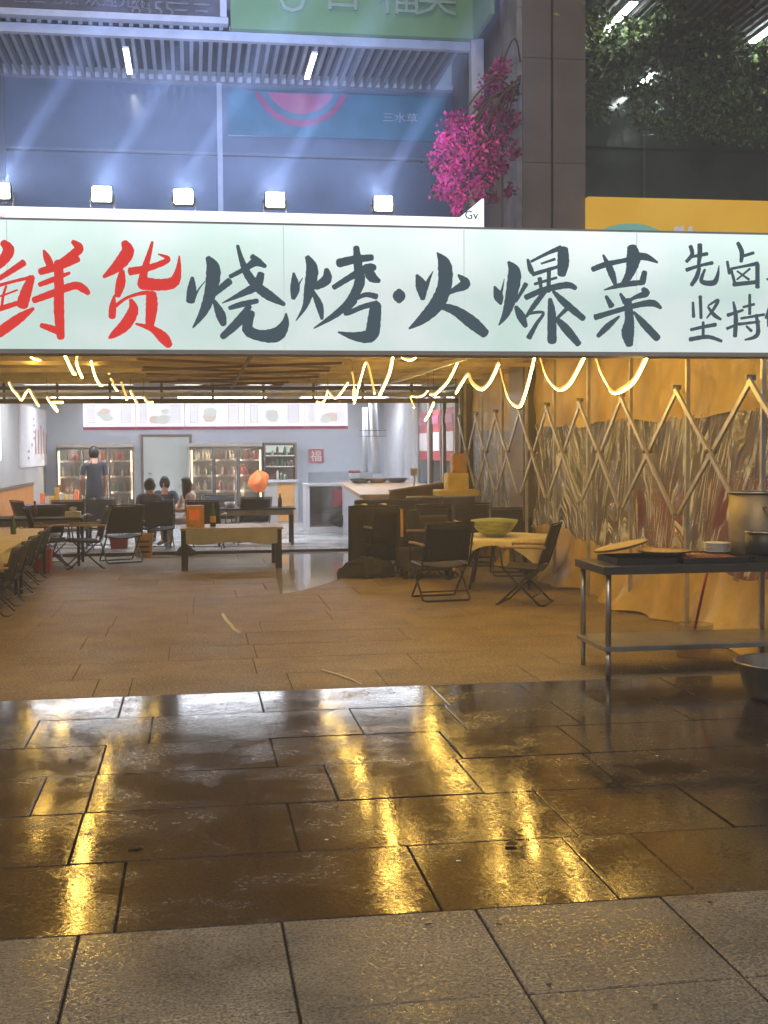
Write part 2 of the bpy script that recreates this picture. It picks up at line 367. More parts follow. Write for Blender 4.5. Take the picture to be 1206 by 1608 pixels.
# ================================================================== SETTING: ground and paving
g = B(-60, 60, -30, 80, -.12, -.03).build('ground', 'asphalt'); g['kind'] = 'structure'
bed = B(-9, 11, -1, 20.0, -.029, -.014).build('pavement', 'joint'); bed['kind'] = 'structure'
tiles_cache = {}
def tile(x0, x1, y0, y1, mat, gap=.009, dz=None, name='tile'):
    Lx, Ly = round(x1-x0-gap, 3), round(y1-y0-gap, 3); key = (Lx, Ly, mat)
    if key not in tiles_cache:
        e = .004; a, b = Lx/2, Ly/2
        vs = [(sx*(a-q), sy*(b-q), z) for q, z in ((0, -.03), (0, -e), (e, 0)) for sx, sy in ((-1,-1),(1,-1),(1,1),(-1,1))]
        fs = [(0,1,5,4),(1,2,6,5),(2,3,7,6),(3,0,4,7),(4,5,9,8),(5,6,10,9),(6,7,11,10),(7,4,8,11),(8,9,10,11)]
        me = bpy.data.meshes.new(name); me.from_pydata(vs, [], fs); me.update(); me.materials.append(M[mat]); tiles_cache[key] = me
    o = bpy.data.objects.new(name, tiles_cache[key]); C.objects.link(o); o.parent = bed
    o.location = ((x0+x1)/2, (y0+y1)/2, dz if dz is not None else rnd(-.0022, .0022)); o.rotation_euler = (rnd(-.0018, .0018), rnd(-.0018, .0018), rnd(-.0012, .0012))
    return o
PIT = .695; EDGE = 4.285
for r in range(5):                                   # dry grey granite in the foreground
    y1 = EDGE - r*.705
    for k in range(-7, 9):
        if r > 1 and abs(k) > 5: continue
        tile(.283+k*PIT, .283+(k+1)*PIT, y1-.705, y1, 'granite', .008)
rows = [4.285, 5.03, 5.74, 6.41, 7.07, 7.79, 8.47, 9.15, 9.85]
jp = [[(190,1420),(665,1380),(925,1365),(1040,1362)], [(120,1310),(460,1300),(873,1290)], [(60,1248),(143,1240),(520,1230),(737,1222)],
      [(160,1188),(430,1190),(708,1180),(900,1175)], [(50,1148),(237,1142),(560,1140),(715,1138)], [(190,1105),(410,1100),(690,1095),(830,1085)],
      [(150,1075),(205,1068),(455,1068),(600,1062),(830,1055)], [(120,1040),(400,1035),(650,1030),(860,1020)]]
for i in range(8):
    ym = (rows[i]+rows[i+1])/2; xs = []
    for (u, v) in jp[i]:
        d = ray(u, v); p = az(u, v); xs.append(p.x*ym/p.y)
    L = xs[0]
    while L > -5: L -= random.choice((.7, 1.05, 1.4)); xs.insert(0, L)
    L = xs[-1]
    while L < 6: L += random.choice((.7, 1.05, 1.4)); xs.append(L)
    for a, b in zip(xs, xs[1:]): tile(a, b, rows[i], rows[i+1], 'wet' if i < 6 else 'floor', .006 if i < 6 else .004)
y = rows[-1]
while y < 19.9:
    y2 = min(y+.7, 20.0); x = -4.9 - rnd(0, 1)
    while x < 4.9:
        x2 = x + random.choice((1.4, 1.4, 2.1, .7)); tile(x, x2, y, y2, 'floor', .003, rnd(-.0003, .0003)); x = x2
    y = y2

pud = [az(u, v, .006) for u, v in ((433, 868), (500, 866), (549, 868), (556, 880), (548, 904), (520, 914), (498, 921), (470, 928), (440, 934), (434, 905))]  # outline of the shop light painted on the floor
MB().add([(p_.x, p_.y, .006) for p_ in pud], [tuple(range(10))]).build('puddle', 'puddle')['kind'] = 'structure'
# shop floor (raised a little), walls and ceiling
sf = B(-3.2, 4.35, 20.0, 28.0, -.03, .045).build('shop_floor', 'joint'); sf['kind'] = 'structure'
bedkeep = bed; bed = sf
for j in range(10):
    for i in range(9):
        xa = -3.18+i*.834; ya = 20.04+j*.795
        o = tile(xa, min(xa+.834, 4.33), ya, ya+.795, 'shopfloor', .006, .05+rnd(-.0004, .0004))
bed = bedkeep
shop = empty('shop_room', (0, 28, 0), 'pale blue lit shop room behind the tent, with menus along its back wall', 'shop interior')
B(-3.35, 4.5, 28.0, 28.15, 0, 3.1).build('back_wall', 'wallblue', shop, True)
B(-3.35, -3.2, 20.0, 28.0, 0, 3.1).build('left_wall', 'wallgrey', shop, True)
B(-3.198, -3.17, 20.3, 25.6, .05, 1.0).build('dado_panel', 'orangewall', shop, True)
B(-3.198, -3.15, 20.3, 25.6, 1.0, 1.05).build('dado_rail', 'brown', shop, True)
B(-3.2, 4.5, 20.0, 28.0, 2.78, 2.9).build('ceiling', 'ceil', shop, True)
B(-3.6, -3.2, 19.7, 20.0, 0, 2.9).build('corner_pier', 'wallgrey', shop, True)
for k in range(24):                                  # ribbed white panelling on the right wall
    B(4.27+.0*k, 4.31, 23.9+k*.168, 24.02+k*.168, .05, 2.78).build('wall_rib', 'white_metal', shop, True)
B(4.31, 4.45, 23.8, 28.0, .05, 2.78).build('right_wall', 'white_metal', shop, True)
for za, zb_, mt_ in ((2.40, 2.47, 'post'), (2.50, 2.57, 'alu'), (2.61, 2.66, 'post'), (2.72, 2.80, 'alu')):
    B(-4.7, 4.9, 19.85, 19.93, za, zb_).build('header_bar', mt_, shop, True)
for k in range(12):
    B(-4.5+k*.8, -4.46+k*.8, 19.94, 19.98, 2.4, 2.8).build('header_strut', 'post', shop, True)
# window wall on the right side of the shop
win = empty('side_window_wall', (4.3, 22, 0), 'glazed side wall with red and white stickers right of the ribbed panelling', 'window')
for k, (ya, yb) in enumerate(((20.1, 21.2), (21.3, 22.4), (22.5, 23.75))):
    fr = MB(); fr.box(4.27, 4.35, ya, ya+.06, .05, 2.7); fr.box(4.27, 4.35, yb-.06, yb, .05, 2.7); fr.box(4.27, 4.35, ya+.06, yb-.06, .05, .12); fr.box(4.27, 4.35, ya+.06, yb-.06, 2.62, 2.7); fr.box(4.275, 4.345, ya+.06, yb-.06, .95, 1.0)
    f = fr.build('window_frame', 'white_metal' if k != 1 else 'brown', win, True)
    B(4.305, 4.315, ya+.06, yb-.06, .12, 2.62).build('pane', 'clearplastic', f, True)
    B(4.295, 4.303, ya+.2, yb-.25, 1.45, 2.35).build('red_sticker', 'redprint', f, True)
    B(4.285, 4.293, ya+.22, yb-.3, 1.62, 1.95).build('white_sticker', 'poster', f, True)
    B(4.285, 4.293, ya+.3, yb-.2, 2.1, 2.25).build('pink_sticker', 'pink', f, True)
# ceiling lamps of the shop
for i, (X, Y) in enumerate(((-1.9, 22), (.6, 22), (3.1, 22), (-1.9, 25.6), (.6, 25.6), (3.1, 25.6))):
    t = empty('ceiling_light', (X, Y, 2.775), ['lit white ceiling panel over the left tables', 'lit white ceiling panel over the middle of the shop, seen above the menu boards',
        'lit white ceiling panel over the service counter', 'lit ceiling panel near the left fridge', 'lit ceiling panel near the grey door', 'lit ceiling panel near the red wall square'][i], 'ceiling lamp', 'shop ceiling lamps')
    MB().box(-.92, .92, -.42, -.4, -.045, 0).box(-.92, .92, .4, .42, -.045, 0).box(-.92, -.9, -.4, .4, -.045, 0).box(.9, .92, -.4, .4, -.045, 0).build('frame', 'white_metal', t)
    B(-.898, .898, -.398, .398, -.03, -.01).build('diffuser', 'shoplight', t)

# menu boards
xs = [ay(u, 650, 27.9).x for u in (130, 213, 290, 384, 478, 546)]
for i in range(5):
    a, b = xs[i]+.01, xs[i+1]-.01
    t = empty('menu_board', ((a+b)/2, 27.9, 2.2), ['leftmost lit menu board, above the left fridge', 'second lit menu board from the left, above the grey door', 'middle lit menu board above the right fridge',
      'fourth lit menu board, above the wall cabinet', 'rightmost lit menu board, above the red wall square'][i], 'menu board', 'lit menu boards on the back wall')
    B(a, b, 27.86, 27.99, 2.16, 2.70).build('case', 'menu', t, True)
    B(a-.005, b+.005, 27.84, 27.858, 2.12, 2.19).build('red_band', 'menured', t, True)
    pr = MB(); w_ = b-a
    for c in range(2):
        x0 = a+w_*(.08 if c == 0 else .72)
        for r in range(8):
            for q in range(3 if c == 0 else 4):
                z = 2.64-r*.053; l = w_*.04; pr.box(x0+q*w_*.055, x0+q*w_*.055+l*rnd(.5, 1), 27.850, 27.855, z, z+.026)
    pr.build('printed_text', 'menugrey', t, True, kind='stuff')
    for q in range(3):
        cx = a+w_*rnd(.34, .62); cz = rnd(2.32, 2.55); rr = rnd(.08, .15)
        MB().add([(cx+rr*1.3*math.cos(k*.7)*rnd(.7, 1.1), 27.852-.001*q, cz+rr*math.sin(k*.7)*.8) for k in range(9)], [tuple(range(9))]).build('dish_picture', 'menulight' if q != 1 else 'menupink', t, True)

# left wall posters and tube
def on_left(u, v): return ax(u, v, -3.19)
p0, p1 = on_left(30, 650), on_left(75, 650)
t = empty('wall_poster', (-3.19, (p0.y+p1.y)/2, 1.2), 'tall white poster with brown skewers on the left shop wall', 'poster')
Y0, Y1 = p0.y, p1.y; z0, z1 = 1.36, 2.55
B(-3.2, -3.165, Y0, Y1, z0, z1).build('board', 'poster', t, True)
for k in range(5):
    yy = Y0+(Y1-Y0)*(.45+.1*k); B(-3.164, -3.160, yy, yy+.12, z0+.25, z0+.25+rnd(.4, .6)).build('skewer_print', 'posterbrown', t, True)
for k in range(7):
    yy = Y0+(Y1-Y0)*rnd(.1, .4); zz = z0+.15+k*.13; B(-3.164, -3.160, yy, yy+.25, zz, zz+.05).build('ink_mark', 'posterdark', t, True)
t = empty('wall_tube', (-3.15, 20.9, 1.4), 'upright lit white tube at the left edge of the shop wall', 'tube lamp')
MB().tube([(-3.13, 20.95, 1.52), (-3.13, 20.95, 2.52)], .035, 10).build('tube', glow('soft tube', (.85, .9, 1), 3.), t, True)
B(-3.19, -3.165, 20.9, 21.0, 1.47, 2.57).build('holder', 'white_metal', t, True)

# door
a, b = ay(225, 700, 28).x, ay(297, 700, 28).x
t = empty('shop_door', ((a+b)/2, 27.98, .05), 'closed pale grey green door between the two fridges', 'door')
B(a, b, 27.965, 27.995, .05, 1.96).build('door_leaf', 'doorm', t, True)
MB().box(a-.06, a-.002, 27.95, 27.995, .05, 2.02).box(b+.002, b+.06, 27.95, 27.995, .05, 2.02).box(a-.002, b+.002, 27.95, 27.995, 1.962, 2.02).build('door_frame', 'brown', t, True)
MB().lathe([(.0, 0), (.035, .0), (.035, .03), (0, .03)], (a+.14, 27.93, 1.15), 12).build('handle', 'steel', t, True)

# fridges
def fridge(a, b, doors, label, tubes, seed):
    random.seed(seed)
    t = empty('drinks_fridge', ((a+b)/2, 27.6, .05), label, 'fridge', 'glass door fridges along the back wall')
    y0, y1, zt = 27.3, 27.95, 1.82
    MB().box(a, b, y0+.1, y1, .05, .2).box(a, b, y0+.02, y1, zt-.07, zt).box(a, a+.03, y0+.1, y1, .2, zt-.07).box(b-.03, b, y0+.1, y1, .2, zt-.07).box(a+.03, b-.03, y1-.03, y1, .2, zt-.07).build('cabinet', 'fridgein', t, True)
    wd = (b-a)/doors
    for d in range(doors):
        xa, xb = a+d*wd, a+(d+1)*wd
        f = MB(); f.box(xa+.005, xa+.035, y0, y0+.04, .2, zt-.08).box(xb-.035, xb-.005, y0, y0+.04, .2, zt-.08).box(xa+.035, xb-.035, y0, y0+.04, .2, .24).box(xa+.035, xb-.035, y0, y0+.04, zt-.12, zt-.08)
        fo = f.build('door', 'black', t, True)
        B(xa+.035, xb-.035, y0+.015, y0+.025, .24, zt-.12).build('pane', 'smoke', fo, True)
        MB().tube([(xb-.05, y0-.03, .8), (xb-.05, y0-.03, 1.2)], .012, 6).build('handle', 'steel', fo, True)
        for s_ in range(4):
            z = .42+s_*.34
            B(xa+.04, xb-.04, y0+.12, y1-.05, z-.02, z+.022).build('shelf', 'shelf', t, True)
            for mat_ in random.sample(['greenbottle', 'brownbottle', 'palebottle', 'redcan', 'palebottle'], 2):
                bt = MB()
                for q in range(4):
                    bx = xa+.09+rnd(0, wd-.18); hh = rnd(.15, .22)
                    bt.lathe([(.03, 0), (.03, hh*.6), (.012, hh*.78), (.012, hh), (0, hh)], (bx, y0+.18+rnd(0, .1), z+.022), 7)
                bt.build('bottles', mat_, t, True, kind='stuff')
    for d in range(doors):  # unseen tubes added to brighten the shelves behind each door
        MB().tube([(a+d*wd+.02, y0+.09, .3), (a+d*wd+.02, y0+.09, zt-.15)], .010, 6).build('inner_light', 'fridgein_light', t, True)
        MB().tube([(a+d*wd+.05, y0+.08, zt-.10), (a+(d+1)*wd-.05, y0+.08, zt-.10)], .010, 6).build('inner_light', 'fridgein_light', t, True)
    for u_ in tubes:
        x = a+.05 if u_ == 0 else b-.05
        MB().tube([(x, y0+.06, .62 if u_ else .95), (x, y0+.06, 1.66)], .02, 8).build('light_tube', 'fridgetube', t, True)
fridge(-2.9, -1.27, 3, 'left glass door drinks fridge with warm tubes, behind the standing person', (0, 1), 3)
fridge(-.09, 1.5, 3, 'right glass door drinks fridge with pale shelves, right of the grey door', (0, 1), 5)
random.seed(21)
# wall cabinet
t = empty('side_cabinet', (1.9, 27.6, .05), 'orange fronted cabinet with a stocked hatch above, right of the fridges', 'cabinet')
MB().box(1.54, 2.27, 27.5, 27.95, .05, .95).build('lower_body', 'wallgrey', t, True)
B(1.83, 2.2, 27.48, 27.498, .08, .92).build('orange_door', mk('orange cupboard', (.62, .30, .06), .5), t, True)
B(1.54, 2.27, 27.4, 27.95, .951, 1.0).build('worktop', 'white_metal', t, True)
MB().box(1.54, 1.58, 27.55, 27.95, 1.0, 1.82).box(2.23, 2.27, 27.55, 27.95, 1.0, 1.82).box(1.58, 2.23, 27.55, 27.95, 1.78, 1.82).box(1.58, 2.23, 27.9, 27.95, 1.0, 1.78).build('hatch_frame', 'brown', t, True)
B(1.6, 2.21, 27.87, 27.9, 1.6, 1.76).build('hatch_light', glow('hatch light', (.8, .95, .85), .8), t, True)
for s_ in range(2):
    B(1.58, 2.23, 27.6, 27.88, 1.28+s_*.24, 1.30+s_*.24).build('shelf', 'shelf', t, True)
for mat_ in ('greenbottle', 'palebottle', 'brownbottle'):
    bt = MB()
    for q in range(9):
        hh = rnd(.1, .2); bt.lathe([(.03, 0), (.03, hh*.7), (.014, hh), (0, hh)], (rnd(1.63, 2.18), rnd(27.6, 27.8), random.choice((1.0, 1.30, 1.54))), 7)
    bt.build('jars', mat_, t, True, kind='stuff')
# red square poster
p = ay(485, 727, 27.97); q = ay(508, 705, 27.97)
t = empty('red_square_sign', ((p.x+q.x)/2, 27.98, p.z), 'small red square sign with a pale character on the blue back wall', 'sign')
B(p.x, q.x, 27.965, 27.995, p.z, q.z).build('board', 'redprint', t, True)
text('character', '福', .27, (p.x-t.location.x+.03, -.02, .06), 'poster', t)

# display counter and service counter
t = empty('display_counter', (3.0, 24.6, .05), 'white glass fronted display counter in front of the blue wall', 'counter')
a, b = az(466, 828).x, 3.55
MB().box(a, b, 24.0, 24.9, .05, .16).box(a, a+.05, 24.0, 24.9, .16, .95).box(b-.05, b, 24.0, 24.9, .16, .95).box(a+.05, b-.05, 24.85, 24.9, .16, .95).build('body', 'white_metal', t, True)
B(a-.02, b+.02, 23.97, 24.93, .951, .99).build('top', 'white_metal', t, True)
B(a+.05, b-.05, 24.01, 24.02, .17, .94).build('pane', 'clearplastic', t, True)
B(a+.05, b-.05, 24.05, 24.84, .4, .42).build('shelf', 'white_metal', t, True)
B(a+.5, a+1.0, 24.0-.012, 24.0-.002, .55, .88).build('red_sticker', mk('maroon sticker', (.25, .04, .06), .5), t, True)
MB().box(a+.05, b-.05, 24.3, 24.32, .99, 1.22).build('glass_guard', 'clearplastic', t, True)
bag = MB().grid(lambda u, v: (a+.75+.28*math.cos(u*6.283)*math.sin(v*3.1416)*(1+.15*math.sin(u*19)), 23.6+.2*math.sin(u*6.283)*math.sin(v*3.1416), .27+.12*(-math.cos(v*3.1416))+.1*math.sin(u*12)*math.sin(v*3.14)*.5+.02), 20, 10)
o = bag.build('black_sack', 'fabric'); tag(o, 'slumped black sack on the floor in front of the display counter', 'sack')
t2 = empty('condiment_tub', (a+1.0, 24.6, .99), 'small red and white tub on top of the display counter', 'tub')
MB().lathe([(.0, 0), (.1, 0), (.11, .2), (0, .2)]).build('tub', 'poster', t2); MB().lathe([(.0, .2), (.115, .2), (.115, .25), (0, .25)]).build('lid', 'redprint', t2)

t = empty('service_counter', (3.4, 21.4, .05), 'long service counter with a warm lit sloping top, beside the ribbed wall', 'counter')
pts = [az(556, 792, .8), az(640, 795, .8), az(742, 756, .95), az(640, 752, .95)]
top = MB().add([(2.75, 20.6, .84), (4.2, 20.6, .84), (4.2, 23.6, .98), (2.75, 23.6, .98), (2.75, 20.6, .90), (4.2, 20.6, .90), (4.2, 23.6, 1.04), (2.75, 23.6, 1.04)],
    [(0,3,2,1),(4,5,6,7),(0,1,5,4),(1,2,6,5),(2,3,7,6),(3,0,4,7)]).build('top', mk('glossy pale top', (.62, .42, .26), .22), t, True)
MB().add([(2.8, 20.65, .05), (4.15, 20.65, .05), (4.15, 23.55, .05), (2.8, 23.55, .05), (2.8, 20.65, .84), (4.15, 20.65, .84), (4.15, 23.55, .97), (2.8, 23.55, .97)],
    [(0,3,2,1),(0,1,5,4),(1,2,6,5),(2,3,7,6),(3,0,4,7)]).build('body', 'greywhite', t, True)
for i, (dx, dy, cc) in enumerate(((.35, 2.6, 'black'), (.7, 2.7, 'brownbottle'), (1.05, 2.6, 'black'))):
    o = MB().lathe([(0, 0), (.14, .0), (.2, .07), (.19, .08), (.12, .02), (0, .02)]).build('shallow_pan', cc)
    o.location = (2.75+dx, 20.6+dy, 1.03); o['group'] = 'pans at the back of the service counter'; tag(o, ['black shallow pan at the left back of the service counter', 'brown pan between two black ones on the counter back', 'black shallow pan below the white pipes'][i], 'pan')
# brown partition board in front of the counter
t = empty('partition_board', (3.8, 19.6, 0), 'low brown wooden partition board sloping away to the right, before the counter', 'partition')
P, Q = az(618, 885), az(747, 857)
P = Vector((3.0, 18.9, 0)); Q = Vector((4.35, 19.8, 0)); n_ = Vector((-(Q-P).y, (Q-P).x, 0)).normalized()*.04
vs = [P, Q, Q+n_, P+n_]
MB().add([(v.x, v.y, 0) for v in vs]+[(v.x, v.y, z) for v, z in zip(vs, (1.0, 1.13, 1.13, 1.0))], [(0,3,2,1),(4,5,6,7),(0,1,5,4),(1,2,6,5),(2,3,7,6),(3,0,4,7)]).build('board', 'darkwood', t, True)
MB().add([(v.x+o_.x, v.y+o_.y, z+dz) for dz in (.002, .03) for v, z, o_ in zip(vs, (1.0, 1.13, 1.13, 1.0), (-n_*.3, -n_*.3, n_*.3, n_*.3))], [(0,3,2,1),(4,5,6,7),(0,1,5,4),(1,2,6,5),(2,3,7,6),(3,0,4,7)]).build('edge_rail', 'wood', t, True)
# number stand on a thin pole
p = az(646, 862)
t = empty('card_stand', (p.x, p.y-.3, 0), 'thin pale pole with a small card, before the brown partition', 'stand')
MB().tube([(0, 0, 0), (0, 0, 1.25)], .012, 8).build('pole', 'white_metal', t); B(-.06, .06, -.01, .01, 1.22, 1.34).build('card', 'paper', t); MB().lathe([(0, 0), (.13, 0), (.13, .02), (0, .02)]).build('base', 'steel', t)
# flue pipes
t = empty('flue_pipes', (4.0, 25.8, 1.0), 'pair of white upright flue pipes crossed by two thin dark rods', 'pipe')
a_, b_ = ay(573, 640, 25.5), ay(574, 742, 25.5)
MB().tube([a_, b_], .055, 12).build('pipe', 'white_metal', t, True)
a_, b_ = ay(585, 632, 25.3), ay(592, 744, 25.3)
MB().tube([a_, b_], .085, 12).build('pipe', 'white_metal', t, True)
for v in (676, 685):
    MB().tube([ay(565, v, 25.15), ay(606, v, 25.15)], .008, 6).build('rod', 'black', t, True)

# ================================================================== TENT
tent = empty('tent_canopy', (0, 14, 0), 'tan fabric tent roof on scissor bars behind the big sign', 'tent')
def roof(u, v):
    X = -4.75+u*9.3; Y = 8.6+v*11.3; s_ = abs(math.sin(Y*math.pi/1.35))
    return (X, Y, 2.83-.07*s_+.10*(1-((X+.1)/4.7)**2)+.015*math.sin(X*5+Y*3)+.01*math.sin(X*13-Y*7))
MB().grid(roof, 60, 110).build('roof_cloth', 'roofcloth', tent, True)
PK = [7.65+1.33*i for i in range(10)]
PKs = [8.75, 10.1, 11.45, 12.8, 14.15, 15.5, 16.85, 18.2, 19.5]
for yk in PKs:
    MB().bar((-4.7, yk, 2.72), (4.38, yk, 2.72), .05, .05).build('roof_bar', 'roofbar', tent, True)
def lat(u): return u
for i in range(4, len(PKs)-1):                       # crossing bars under the roof, middle of the tent
    for k in range(2):
        x0, x1 = (-.6, 1.7) if i < 7 else (-.2, 1.4)
        a, b = (x0, x1) if k == 0 else (x1, x0)
        MB().bar((a, PKs[i], 2.675-.035*k), (b, PKs[i+1], 2.675-.035*k), .04, .028).build('scissor_bar', 'brown', tent, True)
MB().bar((.6, 12.5, 2.62), (.6, 19.4, 2.62), .03, .03).build('ridge_bar', 'post', tent, True)
for x in (-3.2, 3.0):
    MB().bar((x, 8.7, 2.66), (x, 19.8, 2.66), .04, .04).build('purlin', 'alu', tent, True)

# right side curtain: orange top, clear film band, orange skirt
cur = empty('side_curtain', (4.45, 14, 0), 'orange tarpaulin side curtain with a crumpled clear plastic band', 'curtain')
def fold(Y, z, amp=.05):
    amp *= .45
    return 4.47 + amp*(math.sin(Y*6.1+math.sin(z*2.3)*1.2)*.6+math.sin(Y*14.3+z*1.7)*.4)
def zt(Y): return 1.92+.02*math.sin(Y*2.1)+.012*math.sin(Y*5.3)
def zb(Y): return .62+.05*math.sin(Y*1.7+1)+.02*math.sin(Y*7)
Y0, Y1 = 8.75, 19.9
MB().grid(lambda u, v: (fold(Y0+u*(Y1-Y0), zt(Y0+u*(Y1-Y0))+v*.9, .05)+.02*math.sin(v*9+u*40), Y0+u*(Y1-Y0), zt(Y0+u*(Y1-Y0))+v*(2.84-zt(Y0+u*(Y1-Y0)))), 260, 12).build('upper_tarpaulin', 'orange', cur, True)
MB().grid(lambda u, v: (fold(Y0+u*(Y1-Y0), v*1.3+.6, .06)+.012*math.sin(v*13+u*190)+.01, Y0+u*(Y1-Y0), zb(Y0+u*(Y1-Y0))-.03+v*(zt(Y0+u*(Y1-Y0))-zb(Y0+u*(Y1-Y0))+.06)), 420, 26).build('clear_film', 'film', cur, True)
def skirt(u, v):
    Y = Y0+u*(Y1-Y0); z = zb(Y)*v; k = (1-v)**2.2
    return (fold(Y, z, .05)-k*(.16+.12*math.sin(Y*2.7)+.05*math.sin(Y*9)), Y, max(.006+.006*math.sin(Y*8), z+.03*k*math.sin(Y*6)))
MB().grid(skirt, 240, 14).build('skirt_tarpaulin', 'orange', cur, True)
# neighbouring stall behind the curtain
nb = empty('neighbour_wall', (6.2, 14, 0), 'dim reddish brown wall of the neighbouring stall seen through the plastic', 'wall')
B(6.2, 6.35, 7, 22, -.03, 3.0).build('wall', 'redwall', nb, True)
for k, (ya, yb, z1_) in enumerate(((8.2, 9.2, 1.5), (10.2, 11.2, 1.2), (12.2, 13.4, 1.3), (15, 16, 1.1))):
    B(5.75, 6.15, ya, yb, -.03, z1_).build('red_panel', 'red', nb, True)
# scissor lattice along the curtain
lt = empty('scissor_lattice', (4.25, 13, 0), 'folding metal scissor lattice standing along the plastic side curtain', 'lattice')
tops = [(7.65, 2.2)]+[(ax(u, v, 4.25).y, 2.19) for u, v in ((1178,590),(1062,608),(975,625),(910,628),(858,643),(815,645),(778,655))]+[(18.5, 2.16), (19.7, 2.16)]
for i, (a, b) in enumerate(zip(tops, tops[1:])):
    if i == 0: a = (a[0], 2.2)
    MB().bar((4.27, a[0], 2.18), (4.27, b[0], 1.05), .022, .044).build('scissor_bar', 'alu', lt, True)
    MB().bar((4.235, b[0], 2.18), (4.235, a[0], 1.05), .022, .044).build('scissor_bar', 'alu', lt, True)
    MB().tube([(4.21, (a[0]+b[0])/2, 1.615), (4.30, (a[0]+b[0])/2, 1.615)], .02, 8).build('pivot', 'steel_old', lt, True)
for i, (yk, zz) in enumerate(tops[1:]):
    B(4.325, 4.36, yk-.05, yk-.015, 0, 2.74).build('post', 'alu', lt, True)
    B(4.215, 4.29, yk-.016, yk+.016, 2.165, 2.205).build('joint_cap', 'steel_old', lt, True)
# tent far right post and side panel
t = empty('tent_post', (4.3, 19.7, 0), 'thick dark brown tent post at the far right corner by the window wall', 'post')
p = ay(722, 700, 19.75); q = ay(742, 700, 19.75)
B(p.x, q.x, 19.7, 19.84, 0, 2.72).build('post', 'post', t, True); B(p.x-.05, q.x+.05, 19.66, 19.7, 0, .03).build('foot_plate', 'post', t, True)
t = empty('tent_post', (-3.4, 19.4, 0), 'wide brown tent post at the left edge beside the shop wall', 'post')
B(-3.35, -3.02, 19.35, 19.6, 0, 2.7).build('post', 'post', t, True); B(-3.4, -2.97, 19.3, 19.35, 0, .03).build('foot_plate', 'post', t, True)
# left side of the tent
lc = empty('side_curtain', (-4.7, 14, 0), 'orange side curtain closing the left side of the tent', 'curtain')
MB().grid(lambda u, v: (-4.72+.05*math.sin(u*80), 8.7+u*11.2, .02+v*2.82), 160, 4).build('tarpaulin', 'orange', lc, True)

# LED ropes draped from the roof: (row X, [pixel trail], bright?)
trails = [
 ('first warm rope of the left row, hanging by the sign', -1.2, [(96,540),(101,556),(108,572),(115,586),(118,588)], 1),
 ('second warm rope of the left row', -1.2, [(119,540),(121,560),(120,570),(124,583),(129,593)], 1),
 ('third warm rope of the left row', -1.2, [(143,568),(146,580),(150,593),(156,603),(160,606)], 1),
 ('fourth warm rope of the left row', -1.2, [(171,587),(175,596),(179,606),(184,614)], 1),
 ('fifth warm rope of the left row', -1.2, [(190,601),(194,612),(199,628)], 1),
 ('sixth warm rope of the left row', -1.2, [(205,614),(210,624),(217,637)], 1),
 ('last crossed warm rope of the left row by the menu board', -1.2, [(226,624),(232,632),(240,632)], 1),
 ('short pinkish rope loop at the left under the sign', -1.9, [(37,542),(44,556),(52,563),(60,560),(64,550)], 1),
 ('zigzag rope over the left poster, first bend', -2.6, [(14,601),(20,612),(27,620),(34,628),(40,618),(46,613),(52,623),(61,638)], 1),
 ('zigzag rope over the left poster, second bend', -2.6, [(74,624),(80,634),(90,646),(86,638),(80,633),(99,632)], 1),
 ('rope bit at the right end of the menu boards', 2.0, [(497,631),(505,633),(510,628),(515,614)], 1),
 ('curled rope left of the hooked one', 2.0, [(515,614),(521,622),(528,625),(538,614),(546,602)], 1),
 ('tall hooked rope above the white pipes, falling leg', 2.0, [(553,586),(556,605),(556,633),(562,612),(568,590),(573,573),(577,572),(582,590),(588,618)], 1),
 ('long bright rope left of the crossed pair', 2.0, [(618,540),(617,560),(612,585),(604,605),(596,621)], 1),
 ('small rope loop just under the sign', 2.3, [(626,556),(634,563),(644,566),(652,562),(658,554)], 1),
 ('long bright rope running down to the window wall', 3.2, [(724,540),(723,558),(714,580),(703,600),(692,612),(684,619),(676,620)], 1),
 ('short sagging rope before the window wall', 3.2, [(672,614),(665,621),(655,624),(645,624),(650,640)], 1),
 ('rope dangling in front of the window stickers', 3.2, [(681,633),(675,648),(668,660)], 1),
 ('U shaped rope below the tent eave', 3.2, [(716,618),(724,604),(735,589),(740,600),(752,611),(762,609),(772,596),(783,572)], 1),
 ('deep sagging rope in front of the orange wall', 3.4, [(785,580),(791,605),(798,625),(806,636),(817,638),(826,615),(834,585),(842,550)], 1),
 ('wide U shaped rope over the film curtain', 3.4, [(846,556),(855,585),(866,604),(879,613),(893,605),(904,588),(922,552)], 1),
 ('rightmost V shaped rope over the film curtain', 3.4, [(932,552),(941,580),(952,602),(963,618),(980,612),(998,596),(1020,552)], 1),
]
for X0 in (-1.12, 1.85, 3.0):
    for k_ in range(3):
        ya_ = 9.0+k_*1.25
        trails.append((['nearest', 'second', 'third'][k_]+' rope of the '+{-1.12: 'left', 1.85: 'middle', 3.0: 'right'}[X0]+' row, tucked behind the big sign', None, [(X0+.05*math.sin(q*2.), ya_+1.2*q/8, 2.80-.16*math.sin(math.pi*q/8)) for q in range(9)], 1))
def cr(pts, n=5):
    P = [pts[0]]+list(pts)+[pts[-1]]; out = []
    for i in range(1, len(P)-2):
        for k in range(n):
            t_ = k/n; a, b, c, d = P[i-1], P[i], P[i+1], P[i+2]
            out.append(tuple(.5*((2*b[j])+(-a[j]+c[j])*t_+(2*a[j]-5*b[j]+4*c[j]-d[j])*t_*t_+(-a[j]+3*b[j]-3*c[j]+d[j])*t_**3) for j in range(len(b))))
    out.append(tuple(pts[-1])); return out
